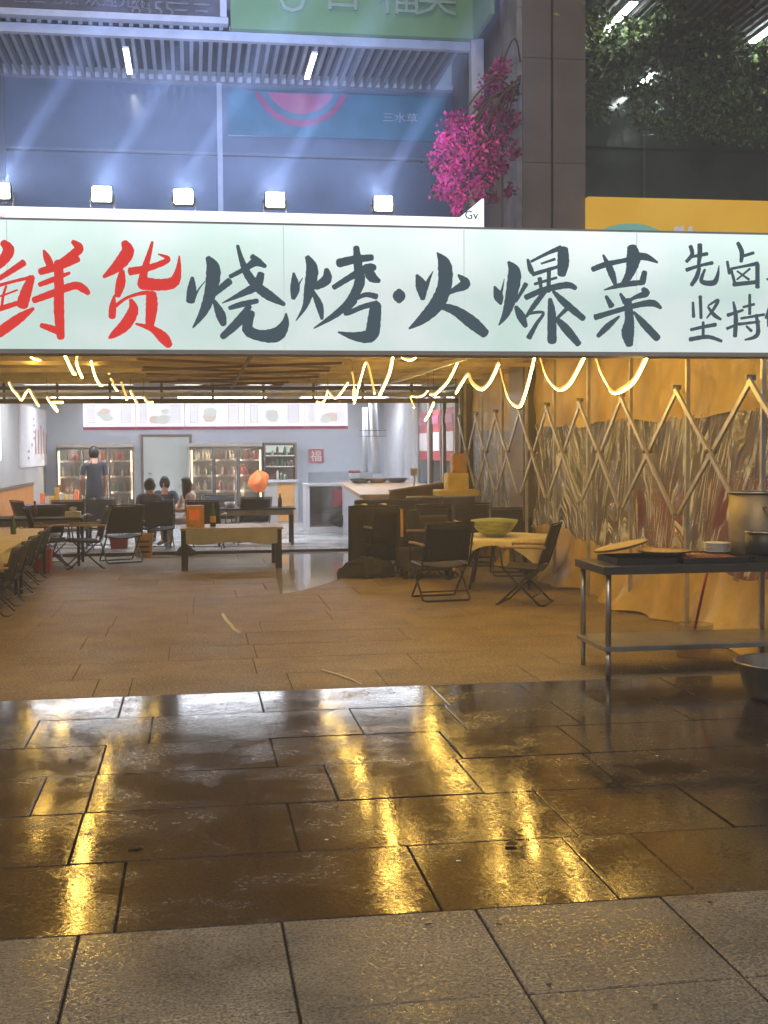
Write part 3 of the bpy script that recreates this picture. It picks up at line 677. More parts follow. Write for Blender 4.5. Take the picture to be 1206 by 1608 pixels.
for lab, X, tr, on in trails:
    if X is None:
        w3 = [Vector(q) for q in tr]; tr = [(0, 0) for q in tr]; X = 0
    else: w3 = [ax(u, v, X) for u, v in tr]
    if tr[0] != (0, 0) and max(p.y for p in w3) > 19.2 or (w3[0].y+w3[-1].y)/2 > 18.6: w3 = [ay(u, v, 18.9-.03*i) for i, (u, v) in enumerate(tr)]
    for p in w3: p.z = min(p.z, 2.8); p.y = min(max(p.y, 8.9), 19.6)
    pts = [Vector(p) for p in cr([tuple(p) for p in w3])]
    t = empty('light_rope', pts[0], 'glowing yellow '+lab.replace('warm ', ''), 'light rope', 'LED ropes hung from the tent roof')
    us = [q[0] for q in cr([tuple(map(float, q)) for q in tr])]
    rad = [(.017 if (tr[0][0] < 320 or us[min(j+1, len(us)-1)] < us[max(j-1, 0)] or 'U' in lab or 'V' in lab or 'sag' in lab) else .012) for j in range(len(us))]
    if 'U' in lab or 'V' in lab or 'sag' in lab:
        lowi = max(range(len(us)), key=lambda j: cr([tuple(map(float, q)) for q in tr])[j][1])
        rad = [.007 if j < lowi-3 else (.012 if j < lowi+2 else .019) for j in range(len(us))]
    MB().tube(pts, .017, 6, radii=[q*.6 for q in rad]).build('lit_tube', 'led', t, True)
    MB().tube([p+Vector((0, .006, .013)) for p in pts], .017, 6, radii=[q*.95 for q in rad]).build('sleeve', 'leddim', t, True)  # glowing tube added for the yellow rim of light round the core
    MB().tube([pts[0], (pts[0].x, pts[0].y, 2.8)], .004, 5).build('hanger', 'black', t, True)
# ================================================================== MAIN SIGN
SY = 8.3; Z0, Z1 = 2.315, 3.135
sign = empty('shop_sign', (1.4, SY+.1, Z0), 'long pale green light box sign with red and slate brush characters', 'sign')
B(-6, 7.5, SY, SY+.2, Z0, Z1).build('light_box', 'bigsign', sign, True)
MB().box(-6, 7.5, SY-.012, SY+.21, Z0-.03, Z0-.002).build('bottom_rail', 'greywhite', sign, True)
for x in (-3.6, -2.38, -1.16, .06+.55, 1.83, 3.05, 4.27, 5.49):
    B(x-.004, x+.004, SY-.0035, SY-.0005, Z0+.005, Z1-.005).build('panel_seam', 'seamline', sign, True)
MB().box(-6, 7.5, SY-.008, SY+.205, Z1+.002, Z1+.014).build('top_rail', 'greywhite', sign, True)
for x in (-4.5, 6.4):
    B(x-.08, x+.08, SY+.22, SY+.38, 0, Z1).build('post', 'steel_old', sign, True)
G = []
def crop(ox, oy, s): return lambda x, y: (ox+x/s, oy+y/s)
def glyph(label, ink, cf, s, strokes, sub=0):
    mb = MB(); px = SY/F
    for si, st in enumerate(strokes):
        if len(st) == 1: st = [st[0], (st[0][0]+.5, st[0][1], st[0][2])]
        pl = cr(st, 6); L = []; 
        off = SY-.004-.0007*si
        n = len(pl); lft = []; rgt = []
        for i, (x, y_, w_) in enumerate(pl):
            a = pl[max(0, i-1)]; b = pl[min(n-1, i+1)]; dx, dy = b[0]-a[0], b[1]-a[1]; l = math.hypot(dx, dy) or 1; dx /= l; dy /= l
            hw = w_*.5*(1+.05*math.sin(i*2.7+si)); lft.append((x-dy*hw, y_+dx*hw)); rgt.append((x+dy*hw, y_-dx*hw))
        def cap(p, q, c, wv, d):
            out = []
            for k in range(1, 5):
                t_ = math.pi*k/5; ux, uy = (p[0]-c[0]), (p[1]-c[1]); vx, vy = d
                out.append((c[0]+ux*math.cos(t_)+vx*wv*.30*math.sin(t_), c[1]+uy*math.cos(t_)+vy*wv*.30*math.sin(t_)))
            return out
        vs = []
        for i in range(n): vs += [lft[i], rgt[i]]
        fs = [(2*i, 2*i+1, 2*i+3, 2*i+2) for i in range(n-1)]
        d0 = (pl[0][0]-pl[1][0], pl[0][1]-pl[1][1]); l = math.hypot(*d0) or 1; d0 = (d0[0]/l, d0[1]/l)
        d1 = (pl[-1][0]-pl[-2][0], pl[-1][1]-pl[-2][1]); l = math.hypot(*d1) or 1; d1 = (d1[0]/l, d1[1]/l)
        c0 = cap(lft[0], rgt[0], pl[0], pl[0][2], d0); c1 = cap(lft[-1], rgt[-1], pl[-1], pl[-1][2], d1)
        k0 = len(vs); vs += c0; fs.append((0,)+tuple(range(k0, k0+4))+(1,)); k1 = len(vs); vs += c1; fs.append((2*n-2,)+tuple(range(k1, k1+4))+(2*n-1,))
        W = []
        for x, y_ in vs:
            u, v = cf(x, y_); p = ay(u, v, SY); W.append((p.x, off, min(max(p.z, Z0+.01), Z1-.01)))
        mb.add(W, fs)
    o = mb.build('character', ink, sign, True); o['label'] = label; return o
c1 = crop(0, 340, 4.02); c2 = crop(280, 360, 3.547); c3 = crop(600, 360, 3.769); c4 = crop(900, 350, 3.941)
glyph('red brush character 鲜', 'redink', c1, 4.02, [
 [(20,165,45),(55,215,75),(10,290,60),(-60,350,30)], [(150,292,45),(70,345,38),(-40,415,28)], [(200,385,45),(168,470,70),(140,560,78)],
 [(210,382,25),(80,412,20),(-60,452,25)], [(110,465,13),(0,505,13),(-60,520,13)], [(110,548,32),(0,583,35),(-60,600,30)], [(40,440,16),(22,500,18),(10,590,18)],
 [(212,582,22),(120,645,62),(0,730,66),(-80,780,50)],
 [(277,215,14),(295,255,45),(315,300,50)], [(460,160,28),(500,205,60),(430,262,48),(345,320,40)], [(255,350,45),(330,328,50),(420,300,45),(495,270,38)],
 [(250,432,30),(330,402,36),(440,358,20)], [(215,530,42),(330,488,48),(470,438,50),(530,460,50),(560,488,28)], [(372,290,58),(374,450,62),(374,600,66),(385,765,50)], [(390,735,45),(330,710,45),(262,688,32)]])
glyph('red brush character 货', 'redink', c1, 4.02, [
 [(785,165,45),(805,225,85),(745,310,75),(655,382,22)], [(770,345,35),(762,420,62),(742,500,40)], [(962,162,18),(938,250,34),(912,340,48),(895,430,60)],
 [(1000,238,10),(1062,272,34),(950,322,42),(822,348,52)], [(895,420,85),(1000,432,75),(1095,415,72),(1125,340,40),(1132,250,10)], [(722,500,14),(712,570,45),(708,635,46)],
 [(730,565,26),(810,510,20),(930,482,28),(985,520,26)], [(955,490,66),(958,570,76),(945,690,56)], [(825,525,22),(842,590,66),(795,680,75),(720,745,46),(688,768,14)], [(858,678,14),(960,710,42),(1030,765,70),(1068,815,46)]])
glyph('slate brush character 烧', 'blackink', c2, 3.547, [
 [(78,270,20),(75,335,52),(68,400,50)], [(80,400,24),(110,340,10),(148,292,6)], [(165,160,30),(195,225,80),(180,350,70),(140,460,48),(82,548,10)], [(285,290,42),(230,335,36),(190,375,20)], [(200,400,22),(235,475,55),(252,530,36)],
 [(330,92,18),(352,170,30),(385,250,46),(440,320,52),(505,370,55),(590,420,22)], [(288,265,24),(370,222,30),(430,185,46),(485,208,22)], [(410,152,30),(450,185,40)],
 [(460,250,40),(435,315,52),(350,362,34),(245,412,6)], [(285,440,24),(350,420,34),(440,400,28)], [(395,430,32),(335,515,52),(245,600,36)], [(408,465,40),(385,555,62),(450,592,62),(545,588,82),(592,530,50),(600,470,10)]])
glyph('slate brush character 烤', 'blackink', c2, 3.547, [
 [(642,245,14),(650,325,55),(640,385,26)], [(655,340,24),(675,300,10),(692,272,5)], [(718,155,28),(745,225,68),(728,340,58),(705,430,30),(655,510,5)], [(825,225,28),(825,280,58),(765,322,38)], [(748,345,20),(785,425,42),(800,500,18)],
 [(892,190,50),(980,170,46),(1078,158,36)], [(990,102,34),(1000,200,50),(1008,300,60),(955,400,46),(880,472,38),(755,552,8)], [(865,325,30),(950,272,36),(1050,218,48),(1092,215,36)], [(1050,210,40),(1075,265,58),(1118,290,24)],
 [(1102,376,34),(1040,366,28),(970,400,18)], [(985,400,28),(930,470,28),(1030,432,30),(1105,415,36)], [(1098,420,62),(1090,500,74),(1070,590,78),(985,598,50),(890,574,10)]])
glyph('slate round dot between the two dish names', 'blackink', c3, 3.769, [[(100,361,30),(100,372,60),(100,395,76),(100,418,60),(100,430,30)]])
glyph('slate brush character 火', 'blackink', c3, 3.769, [
 [(205,272,18),(232,335,70),(240,412,30)], [(255,350,34),(280,290,18),(302,248,4)], [(325,140,10),(368,210,80),(370,330,85),(325,440,88),(240,530,60),(160,588,12)], [(450,272,14),(492,322,62),(430,358,36),(375,388,16)], [(335,452,34),(430,482,58),(530,552,76),(608,618,56)]])
glyph('slate brush character 爆', 'blackink', c3, 3.769, [
 [(665,340,14),(688,398,58),(702,442,20)], [(698,395,22),(712,345,12),(722,295,4)], [(747,195,18),(782,260,78),(762,400,70),(732,500,46),(690,568,8)], [(850,325,30),(820,378,22),(790,428,18)], [(790,460,24),(820,515,52),(848,575,28)],
 [(860,180,16),(878,240,32),(895,272,14)], [(880,192,16),(980,142,22),(1055,112,34)], [(1068,120,62),(1070,200,70),(1060,268,50)], [(940,205,12),(1020,178,18)], [(890,268,26),(1035,224,20)],
 [(930,292,28),(940,362,18)], [(985,240,24),(982,370,26)], [(900,326,18),(1030,288,16)], [(848,405,34),(950,362,36),(1088,332,40),(1142,350,28)],
 [(960,370,28),(900,448,32),(850,518,18)], [(1010,370,20),(1080,440,45),(1188,530,36)], [(990,415,24),(1000,500,50),(1002,665,56)], [(860,500,20),(950,495,18),(910,562,24),(865,642,34)], [(1112,450,30),(1040,520,20)], [(1025,528,25),(1085,592,52),(1158,680,38)]])
glyph('slate brush character 菜', 'blackink', c4, 3.941, [
 [(120,288,34),(200,258,36),(320,232,30),(430,208,48),(520,245,14)], [(185,200,14),(232,300,46),(260,382,24)], [(362,152,60),(372,220,88),(350,310,58),(308,382,36)], [(190,416,8),(300,385,34),(435,368,34)], [(440,305,34),(428,362,42)],
 [(202,455,20),(235,515,40)], [(290,440,18),(320,492,36)], [(430,410,30),(448,437,46),(380,462,26),(330,492,18)], [(135,585,38),(250,550,32),(400,508,36),(490,498,44),(540,528,20)], [(335,480,48),(345,600,58),(335,680,80),(345,755,46)], [(282,580,14),(210,642,40),(150,702,26)], [(372,552,14),(430,622,46),(518,715,48)]])
glyph('small slate character 先, upper row', 'blackink', c4, 3.941, [
 [(725,145,26),(735,195,26),(700,240,22)], [(782,135,30),(782,200,30),(772,275,18)], [(735,210,18),(828,192,24)], [(700,292,26),(780,266,20),(860,248,24)], [(778,280,24),(762,335,30),(730,386,24)], [(812,290,16),(792,362,28),(865,372,36),(890,330,24),(900,265,6)]])
glyph('small slate character 卤, upper row', 'blackink', c4, 3.941, [
 [(1018,125,24),(1042,180,30),(1038,240,22)], [(1050,206,20),(1115,186,20)], [(952,240,18),(965,315,20)], [(975,285,18),(1060,268,18),(1140,252,28)], [(1138,258,28),(1138,400,28)], [(990,382,28),(1125,368,26)], [(975,290,16),(1000,385,22)], [(1012,300,12),(1085,352,16)], [(1090,285,14),(1010,352,12)]])
glyph('small slate character 坚, lower row', 'blackink', c4, 3.941, [
 [(740,492,16),(744,582,22)], [(785,455,22),(790,590,20)], [(835,512,12),(895,478,20),(870,530,20),(825,590,10)], [(832,520,14),(870,570,26),(912,598,16)], [(726,662,20),(800,645,22),(880,630,26)], [(802,615,18),(802,705,20)], [(720,722,28),(830,706,26),(915,732,20)]])
glyph('small slate character 持, lower row', 'blackink', c4, 3.941, [
 [(955,572,24),(1050,540,16)], [(990,490,14),(1005,580,28),(1000,702,26)], [(950,655,20),(1030,620,12)], [(1050,522,16),(1118,504,18)], [(1090,445,18),(1090,565,20)], [(1035,592,16),(1180,568,18)], [(1022,628,20),(1150,612,16)], [(1130,570,20),(1138,690,28),(1060,725,12)], [(1068,640,14),(1100,670,20)]])
glyph('edge of a small slate character cut by the frame', 'blackink', c4, 3.941, [
 [(1198,350,14),(1260,335,16)], [(1230,290,20),(1225,400,20)], [(1215,520,22),(1190,590,16)], [(1204,560,20),(1208,640,20)], [(1225,560,14),(1290,550,14)], [(1240,600,14),(1290,590,14)], [(1260,540,20),(1250,690,20)]])

# white lit strip box behind, with raised end, and logo
wy = 9.2
ws = empty('white_banner', (0, wy, 2.9), 'narrow white lit banner box just above the green sign, ending in a raised corner', 'banner')
zt_ = ay(300, 331, wy).z; xe = ay(760, 350, wy).x; xr = ay(722, 340, wy).x; ztop = ay(760, 312, wy).z; xl = ay(-150, 320, wy).x
poly = [(xl, 2.95), (xe, 2.95), (xe, ztop), (xe-.015, ztop), (xr, ay(712, 341, wy).z), (xl, ay(0, 323, wy).z)]
MB().add([(x, wy, z) for x, z in poly]+[(x, wy+.14, z) for x, z in poly], [tuple(range(6)), tuple(range(11, 5, -1))]+[(i, i+6, (i+1) % 6+6, (i+1) % 6) for i in range(6)]).build('light_box', 'whitestrip', ws, True)
p = ay(729, 344, wy)
text('logo', 'Gv', .09, (p.x-ws.location.x, -.006, p.z-2.9), 'blackink', ws)
p = ay(-4, 346, wy); text('printed_text', '回', .05, (p.x-ws.location.x, -.006, p.z-2.9), 'pinkink', ws)
# floodlights standing on it
for i, u in enumerate((0, 160, 288, 432, 602)):
    v = (300, 305, 309, 314, 320)[i]; p = ay(u, v, wy+.05)
    t = empty('floodlight', (p.x, wy+.08, p.z), ['glaring floodlight at the left edge of the photo', 'glaring floodlight above the red characters', 'third floodlight from the left, above the first slate character', 'fourth floodlight from the left, right of centre', 'rightmost floodlight, nearest the purple flowers'][i], 'floodlight', 'floodlights on top of the sign')
    B(-.075, .075, -.03, .05, -.06, .06).build('housing', 'black', t, bevel=.01)
    B(-.066, .066, -.048, -.031, -.052, .052).build('lens', 'flood', t, bevel=.016)
    MB().tube([(-.085, 0, 0), (-.085, 0, -.11), (.085, 0, -.11), (.085, 0, 0)], .008, 6).build('bracket', 'steel_old', t)
    ld = bpy.data.lights.new('floodlight_beam', 'SPOT'); ld.energy = 1700; ld.color = (.42, .56, 1.); ld.spot_size = R(46); ld.spot_blend = .9; ld.shadow_soft_size = .06
    lo = bpy.data.objects.new('floodlight_beam', ld); C.objects.link(lo); lo.parent = t; lo.location = (0, .1, .1)
    lo.rotation_euler = Vector((-.06, -1, -.36)).to_track_quat('Z', 'Y').to_euler()
    ld = bpy.data.lights.new('floodlight_upward_beam', 'SPOT'); ld.energy = 13000; ld.color = (.35, .5, 1.); ld.spot_size = R(11); ld.spot_blend = .9; ld.shadow_soft_size = .05
    lo = bpy.data.objects.new('floodlight_upward_beam', ld); C.objects.link(lo); lo.parent = t; lo.location = (0, .1, .12)
    lo.rotation_euler = Vector((-.6, -.12, -1)).to_track_quat('Z', 'Y').to_euler()

# ================================================================== BUILDING ABOVE
bf = empty('upper_glass_wall', (0, 20, 2.9), 'dark blue glass wall of the building above the tent', 'glass wall')
ux = [ay(u, 200, 20).x for u in (-560, -340, 3, 345, 745)]
uz = [2.9, 6.33, 7.5]
for i in range(4):
    for j in range(2):
        B(ux[i]+.04, ux[i+1]-.04, 20.06, 20.1, uz[j]+.03, uz[j+1]-.03).build('pane', 'glassdark', bf, True)
for i, x in enumerate(ux):
    B(x-.04, x+.04, 19.98, 20.14, 2.9, 7.5).build('mullion', 'mull' if i != 3 else 'greywhite', bf, True)
for j, z in enumerate((6.33,)):
    B(ux[0], ux[-1], 19.99, 20.12, z-.018, z+.018).build('transom', 'mull', bf, True)
B(ux[0], ux[-1]+.1, 19.9, 20.13, 7.42, 7.5).build('top_rail', 'greywhite', bf, True)
tl, tr_ = ay(358, 180, 19.9), ay(700, 180, 19.9)
tb = empty('teal_banner', ((tl.x+tr_.x)/2, 19.9, 6.6), 'teal and pink banner panel behind the floodlight glare', 'banner')
B(tl.x, tr_.x, 19.9, 19.96, ay(500, 216, 19.9).z, ay(500, 146, 19.9).z).build('panel', 'teal', tb, True)
c = ay(472, 120, 19.88); zc = c.z; r1, r0 = .88, .60; zlo, zhi = ay(500, 214, 19.9).z, ay(500, 148, 19.9).z
def arc(ra, rb, mat, yy):
    mb = MB(); pts = []
    N_ = 48
    for k in range(N_):
        for j in range(4):
            qd = []
            for (kk, jj) in ((k, j), (k+1, j), (k+1, j+1), (k, j+1)):
                a_ = math.pi+math.pi*kk/N_; rr = ra+(rb-ra)*jj/4
                qd.append((c.x+rr*math.cos(a_), yy, max(zlo, min(zhi, zc+rr*math.sin(a_)))))
            mb.add(qd, [(0, 1, 2, 3)])
    mb.build('ring_print' if ra > .1 else 'disc_print', mat, tb, True)
arc(0.02, .58, 'pink', 19.894); arc(.68, .78, 'pinkline', 19.89)
text('printed_text', '三水草', .16, (c.x+1.3-tb.location.x, -.01, ay(600, 190, 19.9).z-6.6), 'greywhite', tb, sx=1.2)

def soffit(x0, x1, y0, y1, z, label, lamps, fin='fin', name='louvre_soffit'):
    s_ = empty(name, ((x0+x1)/2, (y0+y1)/2, z), label, 'soffit')
    B(x0, x1, y0, y1, z+.16, z+.3).build('backing', 'void', s_, True)
    me = None; n = int((x1-x0)/.136); cnt = 0
    for i in range(n):
        x = x0+.07+i*.136
        if me is None:
            o = B(x-.026, x+.026, y0, y1, z, z+.13).build('fin', fin, s_, True); me = o.data; xf = x
        else:
            o = bpy.data.objects.new('fin', me); C.objects.link(o); o.parent = s_; o.location.x = x-xf
    return s_
soffit(-4.5, 4.0, 17.66, 19.88, 7.40, 'pale louvred soffit of parallel fins above the glass wall', None)
soffit(5.3, 11.5, 12.5, 19.9, 7.55, 'dim louvred soffit at the upper right behind the leaves', None)
for i, (a, b) in enumerate((((195, 76), (206, 117)), ((495, 84), (481, 125)))):
    P, Q = az(*a, 7.36), az(*b, 7.36)
    t = empty('linear_lamp', (P.x, (P.y+Q.y)/2, 7.36), ['lit linear lamp in the soffit above the red characters', 'lit linear lamp in the soffit below the green sign'][i], 'linear lamp', 'linear soffit lamps')
    xm = (P.x+Q.x)/2; B(xm-.045, xm+.045, P.y, Q.y, 7.37, 7.395).build('housing', 'white_metal', t, True); B(xm-.035, xm+.035, P.y+.03, Q.y-.03, 7.355, 7.368).build('tube', 'coolsoft', t, True)
for i, (a, b) in enumerate((((1000, 4), (945, 52)), ((1028, 115), (1003, 136)), ((1215, 42), (1180, 68)))):
    P, Q = az(*a, 7.5), az(*b, 7.5)
    t = empty('linear_lamp', (P.x, (P.y+Q.y)/2, 7.5), ['long lit lamp at the top right, near the dark column', 'short lit lamp among leaves, lower of the right ones', 'lit lamp at the right edge of the photo'][i], 'linear lamp', 'linear soffit lamps')
    xm = (P.x+Q.x)/2; B(xm-.06, xm+.06, P.y, Q.y, 7.515, 7.548).build('housing', 'white_metal', t, True); B(xm-.05, xm+.05, P.y+.03, Q.y-.03, 7.495, 7.512).build('tube', 'cool', t, True)

# fascia with billboard and green sign
fa = empty('fascia', (0, 17.6, 7.3), 'grey white fascia beam running under the billboard and the green sign', 'fascia')
B(-5, 4.08, 17.55, 17.65, 7.30, 7.42).build('beam', 'greywhite', fa, True)
B(-5, 4.0, 17.66, 20.2, 7.75, 12).build('upper_wall', 'column', fa, True)
bbx = ay(358, 20, 17.5).x
bb = empty('billboard', (-1.5, 17.5, 7.45), 'dark framed billboard with worn lettering at the top left', 'billboard')
B(-5, bbx-.12, 17.5, 17.6, 7.58, 9).build('print', 'darkboard', bb, True)
MB().box(-5, bbx, 17.44, 17.6, 7.49, 7.575).box(bbx-.11, bbx-.02, 17.44, 17.6, 7.58, 9).build('frame', 'greywhite', bb, True)
p = ay(205, 22, 17.5); text('printed_text', '8555', .30, (p.x+1.5-.0, -.012, p.z-7.45-.02), 'beige', bb)
p = ay(262, 22, 17.5); text('printed_text', '三三', .28, (p.x+1.5+.05, -.012, p.z-7.45-.05), 'beige', bb)
p = ay(20, 8, 17.5); text('printed_text', '营业电话 欢迎光临', .22, (p.x+1.5, -.012, p.z-7.45+.05), 'beige', bb)
gx0, gx1 = ay(362, 30, 17.45).x, ay(742, 30, 17.45).x
gs = empty('green_sign', ((gx0+gx1)/2, 17.5, 7.42), 'green fascia sign with raised letters cut by the top of the photo', 'sign')
B(gx0, gx1, 17.42, 17.6, 7.425, 9.4).build('panel', 'greensign', gs, True)
B(gx1+.002, gx1+.06, 16.4, 17.6, 7.425, 9.4).build('return_panel', 'greensign', gs, True)
for k, (chx, u, v) in enumerate((('U', 434, 18), ('日', 503, 16), ('福', 592, 22), ('美', 652, 24))):
    p = ay(u, v, 17.4); text('character', chx, .62, (p.x-gs.location.x, -.1, p.z-7.42+(.0 if k == 0 else .06)), 'greenletter', gs, ext=.02)
# white post right of the soffit, pale veined side
wp = empty('white_pilaster', (4.05, 17.6, 2.9), 'slim grey white pilaster at the right end of the soffit', 'pilaster')
B(ay(738, 100, 17.55).x, ay(757, 100, 17.55).x, 17.45, 17.62, 2.9, 7.44).build('shaft', 'greywhite', wp, True)
vp_ = empty('stone_side_panel', (4.3, 17, 2.9), 'pale veined stone panels on the side of the dark column', 'wall panel')
for k in range(5):
    B(4.25, 4.318, 16.02, 16.75, 2.9+k*1.5, 2.9+k*1.5+1.49).build('panel', 'marble', vp_, True)
B(4.22, 4.318, 16.78, 20, 2.9, 12).build('dark_return', 'column', vp_, True)
col = empty('dark_column', (4.75, 16.4, 0), 'tall dark stone clad column with a vertical groove', 'column')
for (xa, xb) in ((4.32, 4.70), (4.735, 5.17)):
    for k in range(9):
        z = k*1.35; B(xa, xb, 16, 16.75, z, z+1.343).build('stone_panel', 'column', col, True)
B(4.335, 5.155, 16.03, 16.7, 0, 12.1).build('core', 'groove', col, True)
# right glass wall
gr = empty('right_glass_wall', (8, 20, 2.9), 'dark greenish glass wall above the yellow sign at the right', 'glass wall')
for i in range(4):
    xa = 5.25+i*2.2
    for z0_, z1_ in ((3.0, 6.55), (6.6, 7.55)):
        B(xa, xa+2.17, 19.92, 19.97, z0_, z1_).build('pane', 'glassright', gr, True)
    B(xa-.03, xa-.003, 19.88, 19.98, 3, 7.55).build('mullion', 'mull', gr, True)
B(5.2, 14, 19.985, 20.2, 2.9, 12).build('backing', 'void', gr, True)
B(5.2, 14, 12.2, 12.5, 7.6, 12).build('upper_wall', 'column', gr, True)
ys = empty('yellow_sign', (7, 16, 4.3), 'plain yellow lit sign box at the right above the green sign', 'sign')
B(5.18, 12, 15.9, 16.1, 4.3, 4.95).build('light_box', 'yellowsign', ys, True)
pa, pb = ay(938, 362, 15.88), ay(1046, 362, 15.88)
o = MB().add([(pa.x+(pb.x-pa.x)*k/12, 15.893, 4.42+(.19*(math.sin(math.pi*min(1, max(0, k/12)))**.45))) for k in range(13)], [tuple(range(13))]).build('teal_print', 'tealprint', ys, True)
for k, u in enumerate((1062, 1070, 1084)):
    p = ay(u, 362, 15.88); MB().add([(p.x-.05, 15.893, 4.44), (p.x+.06, 15.893, 4.44), (p.x+.03, 15.893, 4.60), (p.x-.02, 15.893, 4.58)], [(0, 1, 2, 3)]).build('dark_print', 'menugrey', ys, True)

# ================================================================== PLANTS
def leaves(n, fn, size, up_=.4):
    mb = MB()
    for _ in range(n):
        p = fn(); s_ = size*rnd(.6, 1.3); a = Vector((rnd(-1, 1), rnd(-1, 1), rnd(-1, 1))).normalized(); b = a.orthogonal().normalized(); b.rotate(Matrix.Rotation(rnd(0, 6.3), 3, a)); c_ = a.cross(b)
        mb.add([p-b*s_*.5, p+c_*s_*.32+a*s_*.08, p+b*s_*.5, p-c_*s_*.32+a*s_*.08], [(0, 1, 2, 3)])
    return mb
bg_ = empty('bougainvillea', (4.2, 15.9, 5.9), 'hanging magenta bougainvillea beside the dark column', 'plant')
blobs = [((690,258),15,15.3),((700,225),16,15.2),((712,200),14,15.2),((735,225),20,15.1),((745,255),20,15.1),((722,255),20,15.0),((705,280),16,15.0),((740,285),18,15.1),((688,298),9,15.0),((765,235),18,15.4),((720,312),11,14.9),((718,330),7,14.9),((760,275),16,15.3),((700,306),8,15.0),((784,262),12,15.6),((722,180),8,15.3),((785,110),14,15.9),((772,135),15,15.8),((795,150),13,15.8),((785,180),16,15.7),((762,190),13,15.6),((792,215),14,15.6),((752,312),8,15.0),((806,240),9,15.6),((800,300),8,15.7),((775,310),8,15.6),((755,165),9,15.6),((735,195),10,15.3),((800,185),12,15.8),((712,185),6,15.3),((745,330),5,15)]
def bpick(sel):
    (uv, r_, Y) = random.choice(sel); k = Y/F
    c_ = ay(uv[0], uv[1], Y); d = Vector((random.gauss(0, .5), random.gauss(0, .5), random.gauss(0, .5)))
    return c_+d*r_*k*1.1
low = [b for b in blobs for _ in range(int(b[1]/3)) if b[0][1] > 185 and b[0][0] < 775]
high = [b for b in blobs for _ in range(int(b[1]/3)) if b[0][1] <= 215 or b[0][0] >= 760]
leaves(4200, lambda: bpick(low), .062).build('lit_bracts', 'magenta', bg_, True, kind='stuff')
leaves(2400, lambda: bpick(high), .07).build('upper_bracts', mk('deep magenta bract', (.42, .04, .18), .6, 0, .4, 5), bg_, True, kind='stuff')  # darker copy of the lit bracts, dimness painted into the colour
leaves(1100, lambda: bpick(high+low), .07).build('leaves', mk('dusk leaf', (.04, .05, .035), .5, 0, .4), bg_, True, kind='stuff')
for k in range(9):
    (uv, r_, Y) = blobs[k*2]; e = ay(uv[0], uv[1], Y); s0 = Vector((4.33, 16.1, 6.2+.05*k)); mid = (s0+e)/2+Vector((0, -.2, .35))
    MB().tube(cr([tuple(s0), tuple(mid), tuple(e)], 5), .012, 5).build('branch', 'bark', bg_, True)

vn = empty('hanging_vines', (7, 18, 7.4), 'dark leafy vines hanging under the right soffit around the lamps', 'plant')
vb = [((940,170),26),((1010,185),26),((1060,195),30),((1120,190),34),((1180,200),34),((930,60),30),((960,40),26),((985,60),34),((1020,45),30),((1060,70),40),((1100,90),45),((1150,80),50),((950,90),34),((1000,100),30),((1050,130),40),((1110,140),50),((1170,130),45),((1080,150),30),((1150,155),36),((1000,145),22),((1190,80),30),((930,20),24),((1050,20),26),((950,130),28),((1120,40),40)]
def vpick():
    uv, r_ = random.choice(vb); Y = 17.2+rnd(0, 1.9) if uv[1] > 60 else 16+rnd(0, 1.5); k = Y/F
    p_ = ay(uv[0], uv[1], Y)+Vector((random.gauss(0, .55), random.gauss(0, .3)/k*.02, random.gauss(0, .42)))*r_*k
    p_.z = min(p_.z, 7.5); return p_
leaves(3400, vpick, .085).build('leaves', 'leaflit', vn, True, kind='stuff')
leaves(1300, vpick, .11).build('shade_leaves', 'leafdark', vn, True, kind='stuff')  # shadowed copy of the lit leaves, darkness put into the colour
for k in range(14):
    uv, r_ = vb[k]; e = ay(uv[0], uv[1]+20, 17.5); MB().tube(cr([(e.x+rnd(-.4, .4), 17.5, 7.5), (e.x+rnd(-.2, .2), 17.4, (e.z+7.5)/2), tuple(e)], 4), .01, 5).build('stem', 'bark', vn, True)

# ================================================================== FURNITURE
def make_chair(label, seatmat='fabric', arms='wood'):
    """low folding camp chair facing +Y, origin on the floor"""
    t = empty('folding_chair', (0, 0, 0), label, 'chair')
    w_ = .27
    MB().grid(lambda u, v: (-w_+.02+u*(2*w_-.04), -.20+v*.42, .40-.035*math.sin(math.pi*u)+.02*v), 8, 6).build('seat', seatmat, t, solid=.012)
    MB().grid(lambda u, v: (-w_+.015+u*(2*w_-.03), -.21-.13*v-.02*math.sin(math.pi*u), .44+v*.40), 8, 6).build('backrest', seatmat, t, solid=.012)
    for s_ in (-1, 1):
        x = s_*w_
        MB().tube([(x, .20, .41), (x, -.19, .39), (x, -.22, .45), (x, -.35, .86)], .011, 7).build('side_rail', 'frame', t)
        MB().tube([(x*1.04, .20, .62), (x*1.04, .05, .625), (x*1.04, -.29, .62)], .016, 8).build('armrest', arms, t)
        MB().tube([(x*1.04, .19, .61), (x*1.04, .17, .41)], .01, 7).build('arm_post', 'frame', t)
    MB().tube([(-w_, .17, .40), (-w_, -.22, .02), (-w_+.03, -.26, .012), (w_-.03, -.26, .012), (w_, -.22, .02), (w_, .17, .40)], .011, 7).build('leg_loop', 'frame', t)
    MB().tube([(-w_+.02, -.17, .39), (-w_+.02, .22, .02), (-w_+.05, .25, .012), (w_-.05, .25, .012), (w_-.02, .22, .02), (w_-.02, -.17, .39)], .011, 7).build('leg_loop', 'frame', t)
    MB().tube([(-w_, -.35, .86), (w_, -.35, .86)], .010, 7).build('top_rail', 'frame', t)
    MB().tube([(-w_, -.14, .10+.0), (w_, -.14, .10)], .008, 7).build('cross_bar', 'frame', t)
    return t
ch0 = make_chair('x')
GC = 'folding chairs around the tables'
used = [0]
